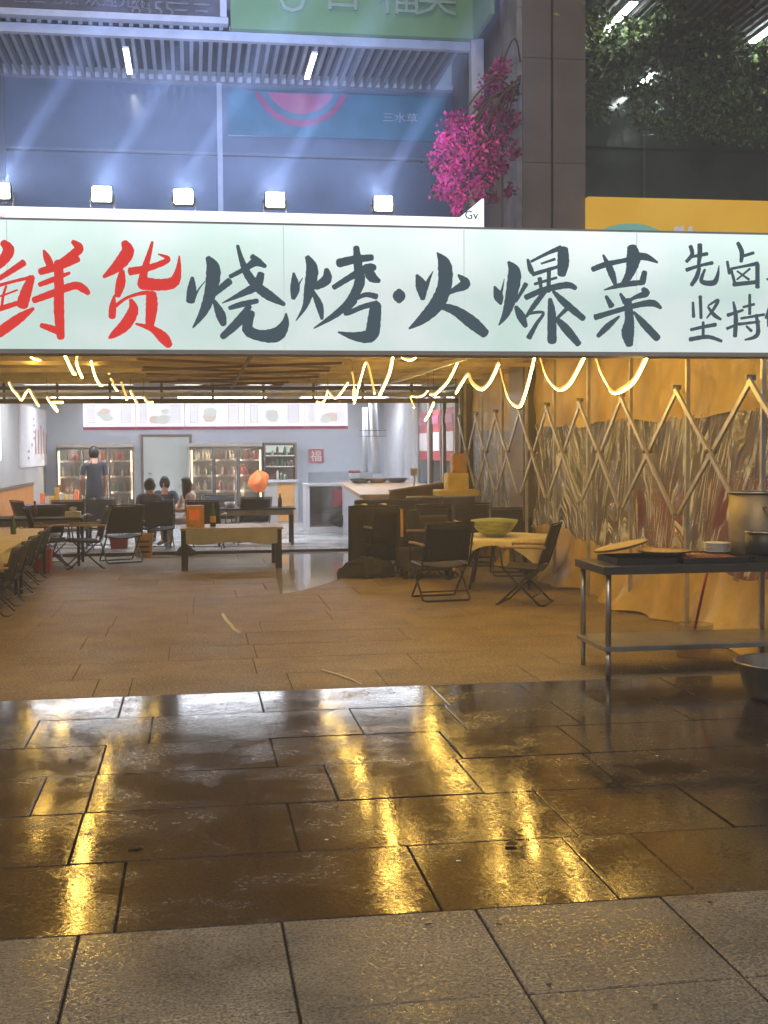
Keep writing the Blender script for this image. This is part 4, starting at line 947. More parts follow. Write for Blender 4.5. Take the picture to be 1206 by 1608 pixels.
def chair(x, y, rz, label, sc_=1.0):
    c_ = ch0 if not used[0] else copy_tree(ch0)
    used[0] = 1; put(c_, (x, y, 0), R(rz), label, GC)
    if sc_ != 1: c_.scale = (sc_,)*3
    return c_
p = az(693, 940); chair(p.x-.02, p.y-.02, 8, 'black folding chair with its back to us, left of the round clothed table', 1.0)
p = az(825, 950); chair(p.x+.02, p.y+.12, 62, 'brown folding chair seen side on, in front of the round clothed table', 1.0)
chair(3.05, 15.6, -120, 'dark folding chair at the far left side of the round table')
chair(4.1, 15.75, 170, 'dark folding chair behind the round table by the curtain')
chair(2.5, 16.5, 15, 'dark folding chair behind the near left chair, beside the black sofa')
chair(-1.55, 18.0, 100, 'dark folding chair side on, left of the aisle near the red bin')
chair(-1.1, 18.9, 20, 'folding chair with reclined back, before the yellow crate')
chair(-.62, 20.6, 8, 'black chair carrying the seated man, back to us')
chair(-2.3, 19.2, 30, 'dark chair at the far end of the left table')
chair(-2.05, 20.4, 175, 'dark chair under the left shop wall')
chair(.2, 20.4, -12, 'black chair next to the woman, behind the middle table')
chair(.95, 21.3, 15, 'black chair behind the middle table, right one')
chair(.45, 21.9, 180, 'black chair facing us beyond the middle table')
for k in range(5):
    chair(-2.05-.02*k, 13.0+k*.85, 82+rnd(-6, 6), ['dark chair tucked in at the near end of the left long table', 'second dark chair tucked along the left long table', 'third dark chair tucked along the left long table', 'fourth dark chair tucked along the left long table', 'fifth dark chair tucked along the left long table'][k], .8)
chair(3.4, 17.0, 185, 'chair with metal arms upturned near the purple covered chairs')
chair(3.95, 17.2, 175, 'chair beside the film curtain, behind the green bowl')

def table(name, x0, x1, y0, y1, h, mat, label, cat='table', legw=.04, th=.03):
    t = empty(name, ((x0+x1)/2, (y0+y1)/2, 0), label, cat)
    B(x0, x1, y0, y1, h-th, h).build('tabletop', mat, t, True, bevel=.004)
    for ya_ in (y0+.04, y1-.06): B(x0+.04, x1-.04, ya_, ya_+.02, h-th-.09, h-th-.001).build('apron', 'steel_old', t, True)
    for x in (x0+.06, x1-.06):
        for y_ in (y0+.07, y1-.07): B(x-legw/2, x+legw/2, y_-legw/2, y_+legw/2, 0, h-th-.001).build('leg', 'frame', t, True)
    return t
mt = table('low_table', -.20, 1.22, 17.3, 18.3, .58, 'wood', 'low table with pale top and grey sheet hanging at its front, in the middle', legw=.09)
MB().grid(lambda u, v: (-.12+u*1.26, 17.285+.012*math.sin(u*30)*v, .57-v*(.20+.02*math.sin(u*9))), 40, 5).build('hanging_sheet', 'greywhite', mt, True)
# box and bottle on it
o = empty('yellow_menu_box', (.02, 17.75, .58), 'yellow printed carton standing at the left of the middle table', 'carton')
B(-.13, .12, -.05, .05, 0, .30).build('carton', 'yellow', o); B(-.09, .05, -.056, -.051, .1, .24).build('orange_print', 'orangebag', o)
o = empty('green_bottle', (.26, 17.7, .58), 'dark green bottle standing beside the yellow carton', 'bottle')
MB().lathe([(0, 0), (.04, 0), (.042, .2), (.015, .27), (.015, .33), (0, .33)], n=14).build('glass', 'greenbottle', o); MB().lathe([(.043, .06), (.043, .15)], n=14).build('paper_label', 'yellow', o)
lt1 = table('long_table', -2.95, -1.98, 12.4, 14.8, .62, 'cloth', 'pale clothed long table at the left edge, near half')
lt2 = table('long_table', -2.95, -1.95, 14.85, 17.3, .62, 'cloth', 'pale clothed long table at the left edge, far half')
for t_, ya, yb in ((lt1, 12.4, 14.8), (lt2, 14.85, 17.3)):
    MB().grid(lambda u, v: (-1.962+.02*v*math.sin(u*28)+.01*v, ya+u*(yb-ya), .60-v*(.09+.07*abs(math.sin(u*6.2)))), 40, 4).build('cloth_edge', 'cloth', t_, True)
bk = table('dark_table', -3.0, -1.6, 18.3, 19.1, .70, 'fabric', 'dark covered table at the far left behind the clothed one')
bk = table('dark_table', -2.9, -1.75, 21.6, 22.4, .74, 'purple', 'dusty purple covered table in the shop under the poster')
bk = table('grey_table', .35, 1.7, 20.9, 21.6, .68, 'fabric', 'dark table in the shop behind the middle table')
for i, (x, y_) in enumerate(((.6, 21.2), (.9, 21.25), (1.1, 21.1))):
    o = MB().lathe([(0, 0), (.07, 0), (.09, .1), (.08, .1), (.06, .01), (0, .01)], n=12).build('white_bowl', 'paper'); o.location = (x, y_, .68); tag(o, ['white bowl at the left of the dark table in the shop', 'white bowl in the middle of the dark table in the shop', 'white bowl at the right of the dark table in the shop'][i], 'bowl', 'bowls on the dark shop table')

# round table with cloth
rt_ = empty('round_table', (3.62, 14.45, 0), 'round table right of centre under a cream cloth', 'table')
MB().lathe([(0, .57), (.66, .57), (.66, .6), (0, .6)], n=40).build('tabletop', 'wood', rt_)
for k in range(4):
    a = k*math.pi/2+.5; MB().tube([(.5*math.cos(a), .5*math.sin(a), 0), (.35*math.cos(a), .35*math.sin(a), .57)], .016, 8).build('leg', 'frame', rt_)
def tc(u, v):
    a = u*2*math.pi; r_ = v*.95; sq = .98/max(abs(math.cos(a+.35)), abs(math.sin(a+.35))); rr = min(v, 1)*min(1.05, .74*sq)
    if rr <= .67: return (rr*math.cos(a), rr*math.sin(a), .607+.002*math.sin(8*a))
    d = rr-.67; k = .67+d*.12+.02*math.sin(a*14)*min(1, d*6); return (k*math.cos(a), k*math.sin(a), .607-d*1.15)
o = MB().grid(tc, 96, 22).build('tablecloth', 'cloth'); o.location = rt_.location; tag(o, 'cream cloth draped in points over the round table', 'tablecloth')
bw = empty('green_bowl', (3.52, 14.35, .612), 'large green striped bowl heaped on the round table', 'bowl'); bw.scale = (1.12, 1.12, 1.3)
MB().lathe([(0, 0), (.10, 0), (.18, .05), (.245, .13), (.25, .15), (.235, .14), (.17, .06), (0, .03)], n=32).build('bowl', 'melon', bw)
MB().lathe([(.24, .135), (.20, .155), (.1, .165), (0, .17)], n=24).build('contents', 'greenbowl', bw)
o = MB().lathe([(0, 0), (.09, 0), (.12, .02), (.115, .022), (.08, .005), (0, .005)], n=24).build('plate', 'paper'); o.location = (3.2, 14.5, .612); tag(o, 'small pale plate left of the green bowl', 'plate')

# dark padded covers / sofas right of the aisle
def cushion_block(name, x0, x1, y0, y1, z, mat, label, cat, rz=0):
    t = empty(name, ((x0+x1)/2, (y0+y1)/2, 0), label, cat)
    B(x0, x1, y0, y1, .1, .38).build('seat_block', mat, t, True, bevel=.03)
    B(x0, x1, y1+.002, y1+.16, .1, z).build('back_block', mat, t, True, bevel=.03)
    for x in (x0+.04, x1-.04):
        for y_ in (y0+.05, y1-.05): B(x-.025, x+.025, y_-.025, y_+.025, 0, .099).build('foot', 'frame', t, True)
    return t
st = empty('folded_chair_stack', (2.45, 16.9, 0), 'stack of folded black chairs right of the aisle', 'chair stack')
for k in range(4):
    yy = 16.4+k*.2
    MB().grid(lambda u, v: (2.05+.04*k+u*.62, yy+.03*math.sin(u*3)-.06*v, .16+v*(.72-.02*k)), 6, 6).build('folded_panel', 'fabric', st, True, solid=.03)
    MB().tube([(2.03+.04*k, yy, .02), (2.03+.04*k, yy-.06, .90-.02*k), (2.69+.04*k, yy-.06, .90-.02*k), (2.69+.04*k, yy, .02)], .013, 7).build('folded_frame', 'frame', st, True)
for i, u in enumerate((566, 592)):
    p = az(u, 795, .9); o = MB().grid(lambda a, b: (.10*math.cos(a*6.283)*b, .05*math.sin(a*6.283)*b, .01*math.sin(a*12)*b+.012), 14, 3).build('white_cloth', 'paper'); o.location = (2.22+.26*i, 16.6, .90); tag(o, ['small white cloth on the left of the folded chairs', 'small white cloth on the right of the folded chairs'][i], 'cloth', 'white cloths on the chair stack')
from mathutils import noise as mn
def lump(name, x, y_, r_, h_, mat, label, cat):
    s0 = rnd(0, 9)
    mb = MB().grid(lambda u, v: (x+r_*math.cos(u*6.2832)*math.sin(v*1.62)*(1+.14*math.sin(u*6.2832*3+s0)*v), y_+r_*.8*math.sin(u*6.2832)*math.sin(v*1.62)*(1+.1*math.sin(u*6.2832*5+s0)), .004+h_*math.cos(v*1.57)*(1+.14*math.sin(u*6.2832*2+v*7+s0)*math.sin(v*3))), 60, 26)
    mb.v = [tuple(Vector(q)+Vector((1, 1, .8))*(mn.noise(Vector(q)*7)*.16*r_)+Vector((0, 0, mn.noise(Vector(q)*16)*.09*r_))) for q in mb.v]
    mb.v = [(q[0], q[1], max(.004, q[2])) for q in mb.v]; o = mb.build(name, mat); return tag(o, label, cat)
lump('black_sack', 2.2, 15.95, .36, .24, 'fabric', 'spread black bag on the floor at the foot of the folded chairs', 'bag')
cushion_block('black_bench', 2.62, 3.3, 15.5, 15.95, .78, 'fabric2', 'dark brown padded bench behind the nearest black chair', 'bench')
cushion_block('black_bench', 2.3, 3.3, 17.3, 17.8, .92, 'fabric2', 'taller dark padded bench before the wooden partition', 'bench')
B(2.57, 2.60, 15.4, 15.44, .55, .9).build('x', 'wood').name = 'yellow_edge_strip'
tag(bpy.data.objects['yellow_edge_strip'], 'pale yellow upright strip at the left end of the dark bench', 'strip')
bpy.data.objects['yellow_edge_strip'].data.materials[0] = M['yellow']
for i, (xa, xb) in enumerate(((3.1, 3.62), (3.66, 4.12))):
    t = empty('covered_chair', ((xa+xb)/2, 18.2, 0), ['left dusty purple covered chair before the yellow boxes', 'right dusty purple covered chair before the yellow boxes'][i], 'chair', 'purple covered chairs')
    B(xa, xb, 18.1, 18.22, .05, .93).build('backrest', 'purple', t, True, bevel=.03); B(xa, xb, 18.222, 18.6, .05, .45).build('seat', 'purple', t, True, bevel=.03)
    MB().tube([(xa, 18.08, .945), (xb, 18.08, .945)], .014, 8).build('top_rail', 'white_metal', t, True)
# yellow boxes and draped cover
t = empty('yellow_crate_stack', (4.0, 18.9, 0), 'stacked yellow plastic crates by the far tent post', 'crate stack')
MB().box(3.78, 4.28, 18.7, 19.1, .0, .92).build('lower_crate', 'darkwood', t, True)
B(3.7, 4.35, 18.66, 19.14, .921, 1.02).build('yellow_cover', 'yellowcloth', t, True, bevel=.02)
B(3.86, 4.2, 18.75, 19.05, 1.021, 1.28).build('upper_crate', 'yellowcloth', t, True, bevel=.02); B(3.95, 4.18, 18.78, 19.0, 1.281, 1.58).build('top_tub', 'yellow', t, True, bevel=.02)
t = empty('orange_warning_tub', (0, 0, 0), 'x', 'x'); bpy.data.objects.remove(t)

chair(-2.55, 21.0, -60, 'dark chair between the shop table and the orange dado')
chair(-1.45, 20.9, 200, 'dark chair in front of the standing person, facing us')
chair(-2.0, 18.1, -75, 'dark chair at the right end of the far left dark table')
t = empty('tissue_box', (-1.75, 18.6, .70), 'white tissue box on the dark table at the left', 'tissue box')
B(-.11, .11, -.06, .06, 0, .08).build('box', 'paper', t); MB().grid(lambda u, v: ((u-.5)*.1, .02*math.sin(v*5+u*9), .081+v*.07*(1-.4*abs(u-.5))), 8, 5).build('tissue', 'paper', t)
for i, (x, y_, z, mt_) in enumerate(((-2.3, 18.7, .70, 'brownbottle'), (-2.15, 13.9, .62, 'palebottle'), (-2.25, 16.1, .62, 'greenbottle'), (1.45, 21.2, .68, 'brownbottle'))):
    t = empty('sauce_bottle', (x, y_, z), ['brown bottle on the dark table at the far left', 'pale bottle on the near clothed table at the left edge', 'green bottle on the far half of the clothed left table', 'brown bottle on the dark shop table, right of the bowls'][i], 'bottle', 'bottles on the tables')
    MB().lathe([(0, 0), (.034, 0), (.036, .13), (.014, .18), (.014, .22), (0, .22)], n=14).build('body', mt_, t); MB().lathe([(.015, .2), (.017, .2), (.017, .235), (0, .235)], n=12).build('cap', 'red', t)
# bins and crate
def tub(name, x, y_, w_, h_, mat, label, cat):
    t = empty(name, (x, y_, 0), label, cat); a, b = w_/2*.84, w_/2; th = .012
    vs = [(sx*q, sy*q, z) for q, z in ((a, 0), (b, h_), (b-th, h_), (a-th, .02)) for sx, sy in ((-1,-1),(1,-1),(1,1),(-1,1))]
    fs = [(0,3,2,1)]+[(k*4+i, k*4+(i+1) % 4, (k+1)*4+(i+1) % 4, (k+1)*4+i) for k in range(3) for i in range(4)]+[(12,13,14,15)]
    MB().add(vs, fs).build('body', mat, t)
    MB().box(-b-.01, b+.01, -b-.012, -b-.001, h_-.03, h_).box(-b-.01, b+.01, b+.001, b+.012, h_-.03, h_).box(-b-.012, -b-.001, -b, b, h_-.03, h_).box(b+.001, b+.012, -b, b, h_-.03, h_).build('rim', mat, t)
    return t
p = az(66, 900); tub('red_bin', p.x, p.y+.1, .26, .33, 'red', 'square red plastic bin beside the left clothed table', 'bin')
p = az(187, 866); tub('red_basket', p.x, p.y+.1, .30, .24, 'red', 'low red basket under the chairs, left of the yellow crate', 'basket')
p = az(226, 875); yc = tub('yellow_crate', p.x, p.y+.12, .28, .36, 'yellow', 'yellow plastic crate standing in the aisle, left of the middle table', 'crate')
for k in range(3): B(-.09, .09, -.155, -.147, .07+.08*k, .10+.08*k).build('slot', 'black', yc)
p = az(292, 872); lump('black_bag', p.x, p.y, .16, .14, 'fabric', 'small black bag on the floor at the left of the middle table', 'bag')
# orange bundle before the fridge, faint glow put into its colour
p = ay(405, 757, 23)
t = empty('orange_lantern', (p.x, 23, p.z), 'bright orange crumpled shade on a thin pole before the right fridge', 'lamp')
MB().grid(lambda u, v: ((.17+.035*math.sin(u*18.85+v*4)+.02*math.sin(u*43.98))*max(0, math.sin(v*3.1416))**.6*math.cos(u*6.2832)+.02*math.sin(v*9), (.15+.03*math.sin(u*25.13))*max(0, math.sin(v*3.1416))**.6*math.sin(u*6.2832), .20-.38*v+.03*math.sin(u*12.566+v*5)), 36, 16).build('shade', 'orangebag', t)
MB().tube([(0, 0, -.17), (0, 0, -p.z+.08)], .012, 6).build('pole', 'black', t); MB().lathe([(0, -p.z+.05), (.15, -p.z+.05), (.15, -p.z+.08), (0, -p.z+.08)]).build('foot', 'black', t)
MB().tube([(.06, 0, -.36), (.06, 0, -.55)], .02, 6).build('light_stick', 'fridgetube', t)
# goods under left poster
t = empty('snack_shelf', (-2.7, 25.8, .05), 'low shelf of orange and yellow snacks below the left fridge glow', 'shelf')
MB().box(-3.1, -1.9, 25.6, 26.0, .05, .1).box(-3.1, -1.9, 25.6, 26.0, .5, .53).box(-3.1, -3.07, 25.6, 26.0, .1, .5).box(-1.93, -1.9, 25.6, 26.0, .1, .5).build('rack', 'brown', t, True)
for k in range(12):
    x = -3.05+k*.095; hh = rnd(.15, .45); B(x, x+.08, 25.62, 25.8, .531, .531+hh).build('packet', random.choice(['yellow', 'orangebag', 'pinkcloth', 'yellowcloth', 'palebottle']), t, True)

# ------------------------------------------------------------------ steel work table in front
T0, T1, TY0, TY1 = 2.86, 4.95, 8.42, 9.1; TH = .81
wt = empty('steel_work_table', ((T0+T1)/2, 8.75, 0), 'stainless steel work table with a lower shelf at the right', 'table')
MB().box(T0, T1, TY0, TY1, TH-.06, TH).build('top', 'darksteel', wt, True, bevel=.004)
MB().box(T0+.01, T1-.01, TY0+.01, TY1-.01, .20, .235).build('shelf', 'steel', wt, True, bevel=.003)
for x in (T0+.05, T1-.05):
    for y_ in (TY0+.05, TY1-.05):
        MB().tube([(x, y_, .236), (x, y_, TH-.061)], .02, 14).build('leg', 'steel', wt, True)
        MB().tube([(x, y_, .0), (x, y_, .199)], .018, 14, radii=[.012, .018] and None).build('leg_foot', 'steel', wt, True)
# trays, plates, pots on it
def tray(x0, x1, y0, y1, z, label, mat='black', food=True, grp=None):
    t = empty('tray', ((x0+x1)/2, (y0+y1)/2, z), label, 'tray', grp)
    MB().box(x0, x1, y0, y1, z+.001, z+.008).box(x0, x1, y0-.012, y0-.001, z+.001, z+.045).box(x0, x1, y1+.001, y1+.012, z+.001, z+.045).box(x0-.012, x0-.001, y0, y1, z+.001, z+.045).box(x1+.001, x1+.012, y0, y1, z+.001, z+.045).build('pan', mat, t, True)
    if food:
        for k in range(9):
            x = x0+.03+(x1-x0-.1)*k/8
            MB().tube([(x, y0+.04, z+.03), (x+.02, (y0+y1)/2, z+.036), (x+.03, y1-.05, z+.03)], .016, 6).build('skewer', 'food', t, True)
    return t
tray(3.0, 3.42, 8.5, 8.95, TH, 'black tray at the left of the steel table', food=False)
tray(3.48, 3.95, 8.46, 8.98, TH, 'black tray full of grilled skewers, left of the pot', grp='skewer trays')
tray(4.0, 4.5, 8.46, 8.98, TH, 'black tray full of grilled skewers, at the right edge', grp='skewer trays')
o = empty('tilted_basket', (3.12, 8.8, TH+.05), 'woven tray propped at a slant on the left black tray', 'basket')
MB().grid(lambda u, v: (.20*math.cos(u*6.283)*v, .14*math.sin(u*6.283)*v, .035+.2*.20*math.cos(u*6.283)*v+.03*v*v), 32, 6).build('woven_tray', 'straw', o, solid=.008)
MB().tube([(.202*math.cos(k*.2618), .142*math.sin(k*.2618), .035+.04*math.cos(k*.2618)+.03) for k in range(24)], .008, 6, closed=True).build('rim', 'brown', o)
o = MB().lathe([(0, .012), (.13, .012), (.20, .035), (.195, .03), (.13, 0), (0, 0)], n=36).build('round_woven_plate', 'straw'); o.location = (3.42, 8.72, TH+.05); tag(o, 'round straw coloured plate lying on the trays', 'plate')
t = empty('plate_stack', (3.88, 8.82, TH+.05), 'stack of pale plates left of the black pot', 'plates')
for k in range(6): MB().lathe([(0, 0), (.07, 0), (.10, .012), (.1, .016), (.07, .005), (0, .005)], (rnd(-.004, .004), rnd(-.004, .004), .012*k), 24).build('plate', 'paper', t)
pl0 = ay(1146, 774, 8.86); pr_ = .21
t = empty('stock_pot', (pl0.x+pr_+.01, 8.86, TH), 'tall steel stock pot with a bright rim at the right edge', 'pot')
ph_ = pl0.z-TH
MB().lathe([(0, 0), (pr_-.01, 0), (pr_, .02), (pr_, ph_), (pr_-.005, ph_), (pr_-.015, .03), (0, .03)], n=40).build('body', mk('worn steel pot', (.26, .22, .16), .5, .5, .25), t)
MB().tube([((pr_+.004)*math.cos(k*.1745), (pr_+.004)*math.sin(k*.1745), ph_+.004) for k in range(36)], .008, 7, closed=True).build('rim', 'steel', t)
for s_ in (-1, 1): MB().tube([(-.05, pr_*s_, ph_-.1), (-.04, (pr_+.05)*s_, ph_-.1), (.04, (pr_+.05)*s_, ph_-.1), (.05, pr_*s_, ph_-.1)], .008, 7).build('handle', 'steel', t)
t = empty('black_pot', (4.13, 8.56, TH), 'squat black pot at the right end of the steel table', 'pot')
MB().lathe([(0, .05), (.125, .05), (.135, .07), (.135, .215), (.128, .215), (.12, .08), (0, .08)], n=32).build('body', 'black', t); MB().tube([(.136*math.cos(k*.2), .136*math.sin(k*.2), .218) for k in range(31)], .006, 6).build('rim', 'steel', t); B(-.14, .14, -.12, .12, .046, .05).build('trivet', 'black', t)
# red stick
p = az(1160, 985, .12); q = Vector((4.02, 9.25, .86))
o = MB().tube([(3.86, 9.2, .20+.0), (4.06, 9.32, .86)], .011, 8).build('red_stick', 'red'); tag(o, 'thin red stick leaning behind the steel table legs', 'stick')
t = empty('clear_bucket', (3.86, 9.2, 0), 'pale translucent bucket holding the red stick', 'bucket')
MB().lathe([(0, .012), (.13, .012), (.15, .27), (.145, .27), (.125, .02), (0, .02)], n=28).build('bucket', mk('milky plastic', (.5, .36, .2), .4, alpha=.28), t)
# basin on the ground at the right edge
t = empty('metal_basin', (0, 0, 0), 'large dented metal basin on the paving at the right edge', 'basin')
p = az(1225, 1075, .1); t.location = (p.x+.03, p.y, .0)
MB().lathe([(0, .004), (.20, .004), (.25, .05), (.30, .24), (.315, .245), (.315, .25), (.29, .245), (.24, .06), (.19, .02), (0, .02)], n=44).build('bowl', mk('basin metal', (.33, .32, .30), .35, .6, .25), t)
MB().tube([(.315*math.cos(k*.1428), .315*math.sin(k*.1428), .248) for k in range(44)], .009, 7, closed=True).build('rolled_rim', 'steel', t)
MB().lathe([(0, .12), (.262, .12)], n=36).build('dark_water', mk('dark water', (.04, .03, .02), .08), t)

# litter
def leaflet(u, v, s_, mat, label, cat='leaf', z=.003):
    p_ = az(u, v); n = 9; a0 = rnd(0, 6)
    mb = MB(); ring = [(p_.x+s_*math.cos(a0+k*6.283/n)*rnd(.6, 1), p_.y+s_*.7*math.sin(a0+k*6.283/n)*rnd(.6, 1), z+rnd(0, .018)*s_*14) for k in range(n)]
    mb.add(ring+[(p_.x, p_.y, z+s_*.35)], [(k, (k+1) % n, n) for k in range(n)])
    o_ = mb.build('fallen_leaf' if cat == 'leaf' else 'paper_scrap', mat); o_['group'] = 'litter on the paving'; return tag(o_, label, cat)
leaflet(802, 1328, .038, 'bark', 'curled dark leaf right of centre on the wet paving')
leaflet(213, 1333, .036, 'bark', 'curled dark leaf at the left on the wet paving')
for i, (u, v) in enumerate(((672, 1453), (784, 1453), (1115, 1418), (862, 1548), (528, 1268), (1028, 1580), (945, 1150), (110, 1195))):
    leaflet(u, v, .014, 'bark', ['tiny leaf scrap at the upper edge of the third granite slab', 'tiny scrap on the granite near a joint, upper right', 'scrap on the far right granite slab', 'scrap by the lower granite joint', 'scrap on the wet tile in the centre', 'scrap at the bottom right slab', 'scrap under the steel table reflection', 'scrap on the wet tiles at the left'][i])
for i, (u, v) in enumerate(((512, 1320), (720, 1350+3), (1032, 1188))):
    leaflet(u, v, .012, 'paper', ['white speck on the wet tile in the middle', 'white speck right of centre on the wet tile', 'white speck on the dark wet tile at the right'][i], 'paper scrap')
mb = MB(); pr_ = [az(u, v) for u, v in ((349, 965), (355, 975), (362, 982), (368, 990), (377, 995))]
for a_, b_ in zip(pr_, pr_[1:]):
    w_ = .014; mb.add([(a_.x-w_, a_.y, .006), (a_.x+w_, a_.y+.02, .018), (b_.x+w_, b_.y+.02, .010), (b_.x-w_, b_.y, .004)], [(0, 1, 2, 3)])
o = mb.build('paper_strip', 'paper'); tag(o, 'torn white paper strip lying on the brown floor', 'paper')
mb = MB(); pr_ = [az(u, v) for u, v in ((505, 1053), (530, 1060), (552, 1068), (568, 1076))]
o = MB().tube([(p_.x, p_.y, .006) for p_ in pr_], .006, 5).build('string', 'cloth'); tag(o, 'thin pale string lying on the floor near the wet edge', 'string')

# ================================================================== PEOPLE
def skin_mesh(name, verts, edges, radii, mat, parent=None, loc=(0, 0, 0), sub=1):
    me = bpy.data.meshes.new(name); me.from_pydata(verts, edges, []); me.update()
    o = bpy.data.objects.new(name, me); C.objects.link(o)
    sk = o.modifiers.new('skin', 'SKIN'); sk.use_smooth_shade = True
    if not me.skin_vertices: me.skin_vertices.new()
    for i, r_ in enumerate(radii):
        r_ = r_ if isinstance(r_, tuple) else (r_, r_); me.skin_vertices[0].data[i].radius = r_
    me.skin_vertices[0].data[0].use_root = True
    sb = o.modifiers.new('sub', 'SUBSURF'); sb.levels = sub; sb.render_levels = sub
    bpy.context.view_layer.update()
    m2 = bpy.data.meshes.new_from_object(o.evaluated_get(bpy.context.evaluated_depsgraph_get()))
    bpy.data.objects.remove(o)
    m2.materials.clear(); m2.materials.append(M[mat]); 
    for p_ in m2.polygons: p_.use_smooth = True
    ob = bpy.data.objects.new(name, m2); C.objects.link(ob); ob.parent = parent; ob.location = loc
    return ob
def head_parts(t, hp, face, hair_long, skinm='skin'):
    """hp: head centre, face: unit direction the face looks"""
    hp = Vector(hp); f = Vector(face).normalized(); s_ = f.cross(Vector((0, 0, 1))).normalized()
    def P(a, b, c_): return hp+f*a+s_*b+Vector((0, 0, c_))
    hm = MB()
    def hv(u, v):
        th = u*2*math.pi; ph = v*math.pi; x = math.cos(th)*math.sin(ph); y_ = math.sin(th)*math.sin(ph); z = -math.cos(ph)
        cut = .62 if (x > .12 and z < .5 and abs(y_) < .86) else 1.0
        lo = -.5 if not hair_long else -1.9
        zz = z if z > -.15 else (-.15+(z+.15)*(1.0 if not hair_long else 2.6))
        return P(x*.108*cut-.008, y_*.09*(1 if z > 0 else 1.04), zz*.125+.012)
    hm.grid(hv, 22, 14); hm.build('hair', 'hair', t)
    for b in (-.032, .032):
        MB().lathe([(0, -.009), (.009, 0), (0, .009)], P(.094, b, -.002), 8).build('eye', 'hair', t)
    MB().add([P(.093, -.012, -.028), P(.093, .012, -.028), P(.122, 0, -.024), P(.096, 0, .012)], [(0, 1, 2), (0, 2, 3), (1, 3, 2)]).build('nose', skinm, t)
    MB().tube([P(.09, -.022, -.055), P(.097, 0, -.057), P(.09, .022, -.055)], .005, 5).build('mouth', 'redprint', t)
    for b in (-.082, .082): MB().lathe([(0, -.028), (.014, 0), (0, .028)], P(0, b, -.005), 8).build('ear', skinm, t)
def person(loc, rz, label, J, top_mat, leg_mat, face, long_, grp=None):
    t = empty('person', loc, label, 'person', grp, rz)
    V = J['v']; E = []; Rr = J['r']; E = J['e']
    bo = skin_mesh('body', V, E, Rr, 'skin', t)
    for q in (top_mat, leg_mat): bo.data.materials.append(M[q])
    for pl_ in bo.data.polygons:
        c_ = pl_.center; best = None
        for (a, b) in E:
            A, Bv = Vector(V[a]), Vector(V[b]); tt = max(0, min(1, (c_-A).dot(Bv-A)/(Bv-A).length_squared)); d = (c_-(A+(Bv-A)*tt)).length/max(Rr[b] if isinstance(Rr[b], tuple) else (Rr[b],))
            if best is None or d < best[0]: best = (d, a, b, tt)
        a, b = best[1], best[2]
        if (a, b) in ((0,1),(1,2),(2,5),(2,9)) or ((a, b) in ((5,6),(9,10)) and best[3] < .75) or ((a, b) == (2,3) and best[3] < .6): pl_.material_index = 1
        elif a in (0, 13, 14, 17, 18) : pl_.material_index = 2
        elif a in (15, 19): pl_.material_index = 2
    head_parts(t, V[J['head']], face, long_)
    for k in (J['hands'] if 'hands' in J else []):
        h_ = Vector(V[k]); d = (h_-Vector(V[k-1])).normalized(); s_ = d.cross(Vector((1, 0, .01))).normalized()
        for q in range(4):
            b_ = h_+s_*(q-1.5)*.02+d*.03; MB().tube([b_, b_+d*.045+Vector((0, -.004, -.008)), b_+d*.07+Vector((0, -.006, -.022))], .009, 6, radii=[.010, .009, .006]).build('finger', 'skin', t)
        b_ = h_+s_*.035; MB().tube([b_, b_+s_*.025+d*.02, b_+s_*.03+d*.045], .010, 6, radii=[.011, .010, .007]).build('thumb', 'skin', t)
    return t
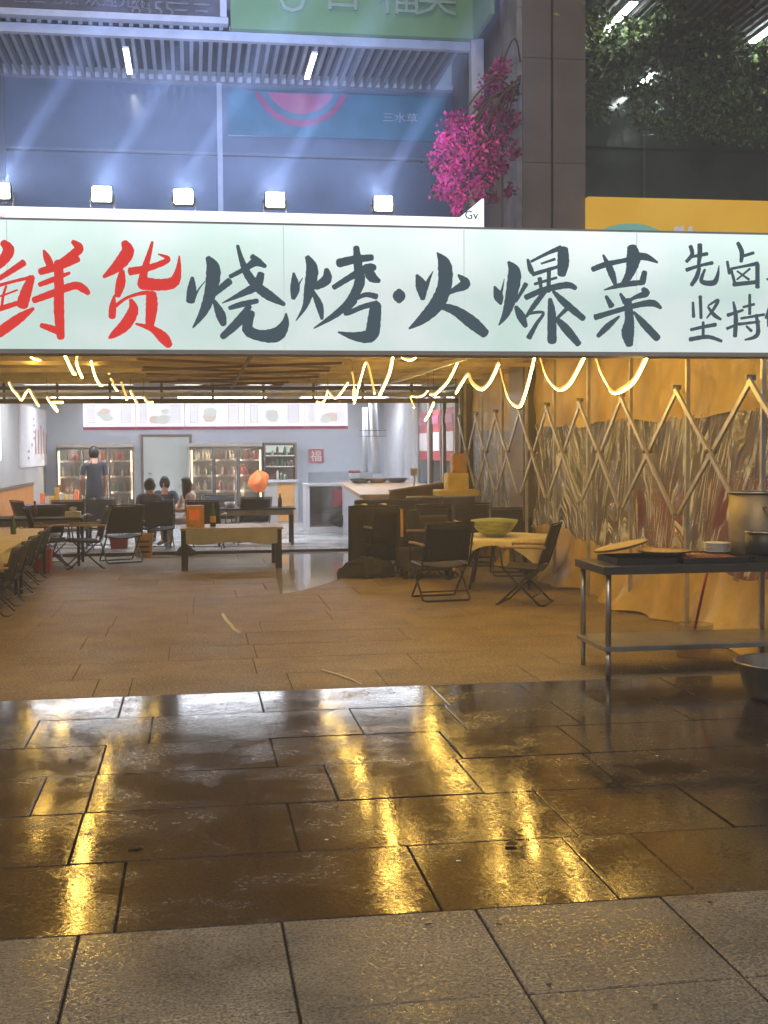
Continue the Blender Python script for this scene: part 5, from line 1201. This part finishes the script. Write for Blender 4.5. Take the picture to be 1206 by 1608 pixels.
# pelvis0 spine1 chest2 neck3 head4 | shL5 elL6 wrL7 haL8 | shR9..12 | hipL13 knL14 anL15 toL16 | hipR17..20
E21 = [(0,1),(1,2),(2,3),(3,4),(2,5),(5,6),(6,7),(7,8),(2,9),(9,10),(10,11),(11,12),(0,13),(13,14),(14,15),(15,16),(0,17),(17,18),(18,19),(19,20)]
R21 = [(.14,.10),(.13,.095),(.15,.10),.052,(.082,.098),.06,.045,.032,.036,.06,.045,.032,.036,.085,.062,.042,.035,.085,.062,.042,.035]
SH = [0,1,2,5,6,9,10]; PA = [0,13,14,15,17,18,19]
stand = [(0,0,.92),(0,0,1.08),(0,.0,1.28),(0,0,1.45),(0,.02,1.57),(.17,0,1.38),(.21,-.02,1.1),(.2,.08,.88),(.2,.12,.80),(-.17,0,1.38),(-.22,0,1.1),(-.2,.1,.9),(-.2,.15,.84),(.09,0,.86),(.1,-.02,.48),(.1,-.06,.08),(.1,.08,.04),(-.09,0,.86),(-.11,.06,.48),(-.12,.04,.08),(-.12,.18,.04)]
sit = [(0,0,.42),(0,-.04,.58),(0,-.02,.78),(0,.02,.93),(0,.05,1.03),(.17,-.01,.87),(.23,.06,.62),(.16,.28,.56),(.12,.35,.56),(-.17,-.01,.87),(-.23,.06,.62),(-.16,.28,.6),(-.1,.34,.64),(.09,.05,.42),(.13,.42,.44),(.13,.40,.08),(.13,.53,.04),(-.09,.05,.42),(-.13,.42,.44),(-.13,.40,.08),(-.13,.53,.04)]
HN = [8, 12]
p = az(150, 855)
person((p.x, p.y, .05), R(15), 'standing person in dark clothes before the left fridge', dict(v=stand, e=E21, r=R21, head=4, shirt=SH, pants=PA, hands=HN), 'navy', 'trousers', (0, 1, 0), False)
person((-.72, 20.75, .05), R(-15), 'seated person in slate shirt, back to us, on the black chair', dict(v=sit, e=E21, r=R21, head=4, shirt=SH, pants=PA, hands=HN), 'greycloth', 'trousers', (.5, 1, 0), False)
person((-.50, 22.3, .05), R(170), 'seated person in dark shirt facing us behind the slate shirt', dict(v=sit, e=E21, r=R21, head=4, shirt=SH, pants=PA, hands=HN), 'navy', 'trousers', (0, 1, 0), False)
person((-.10, 21.2, .05), R(118), 'seated person with long dark hair and pale pink top', dict(v=sit, e=E21, r=R21, head=4, shirt=SH, pants=PA, hands=HN), 'pinkcloth', 'pinkcloth', (.2, 1, -.1), True)

# ================================================================== HAZE
hz = B(-62, 62, -32, 82, -1.2, 12.6).build('haze', 'paper'); hz['kind'] = 'stuff'
hm_ = bpy.data.materials.new('thin wet air'); hm_.use_nodes = True; hn = hm_.node_tree; hn.nodes.remove(hn.nodes['Principled BSDF'])
pv = hn.nodes.new('ShaderNodeVolumePrincipled'); pv.inputs['Color'].default_value = (.9, .93, 1, 1); pv.inputs['Density'].default_value = .0125
hn.links.new(pv.outputs[0], hn.nodes['Material Output'].inputs['Volume']); hz.data.materials[0] = hm_
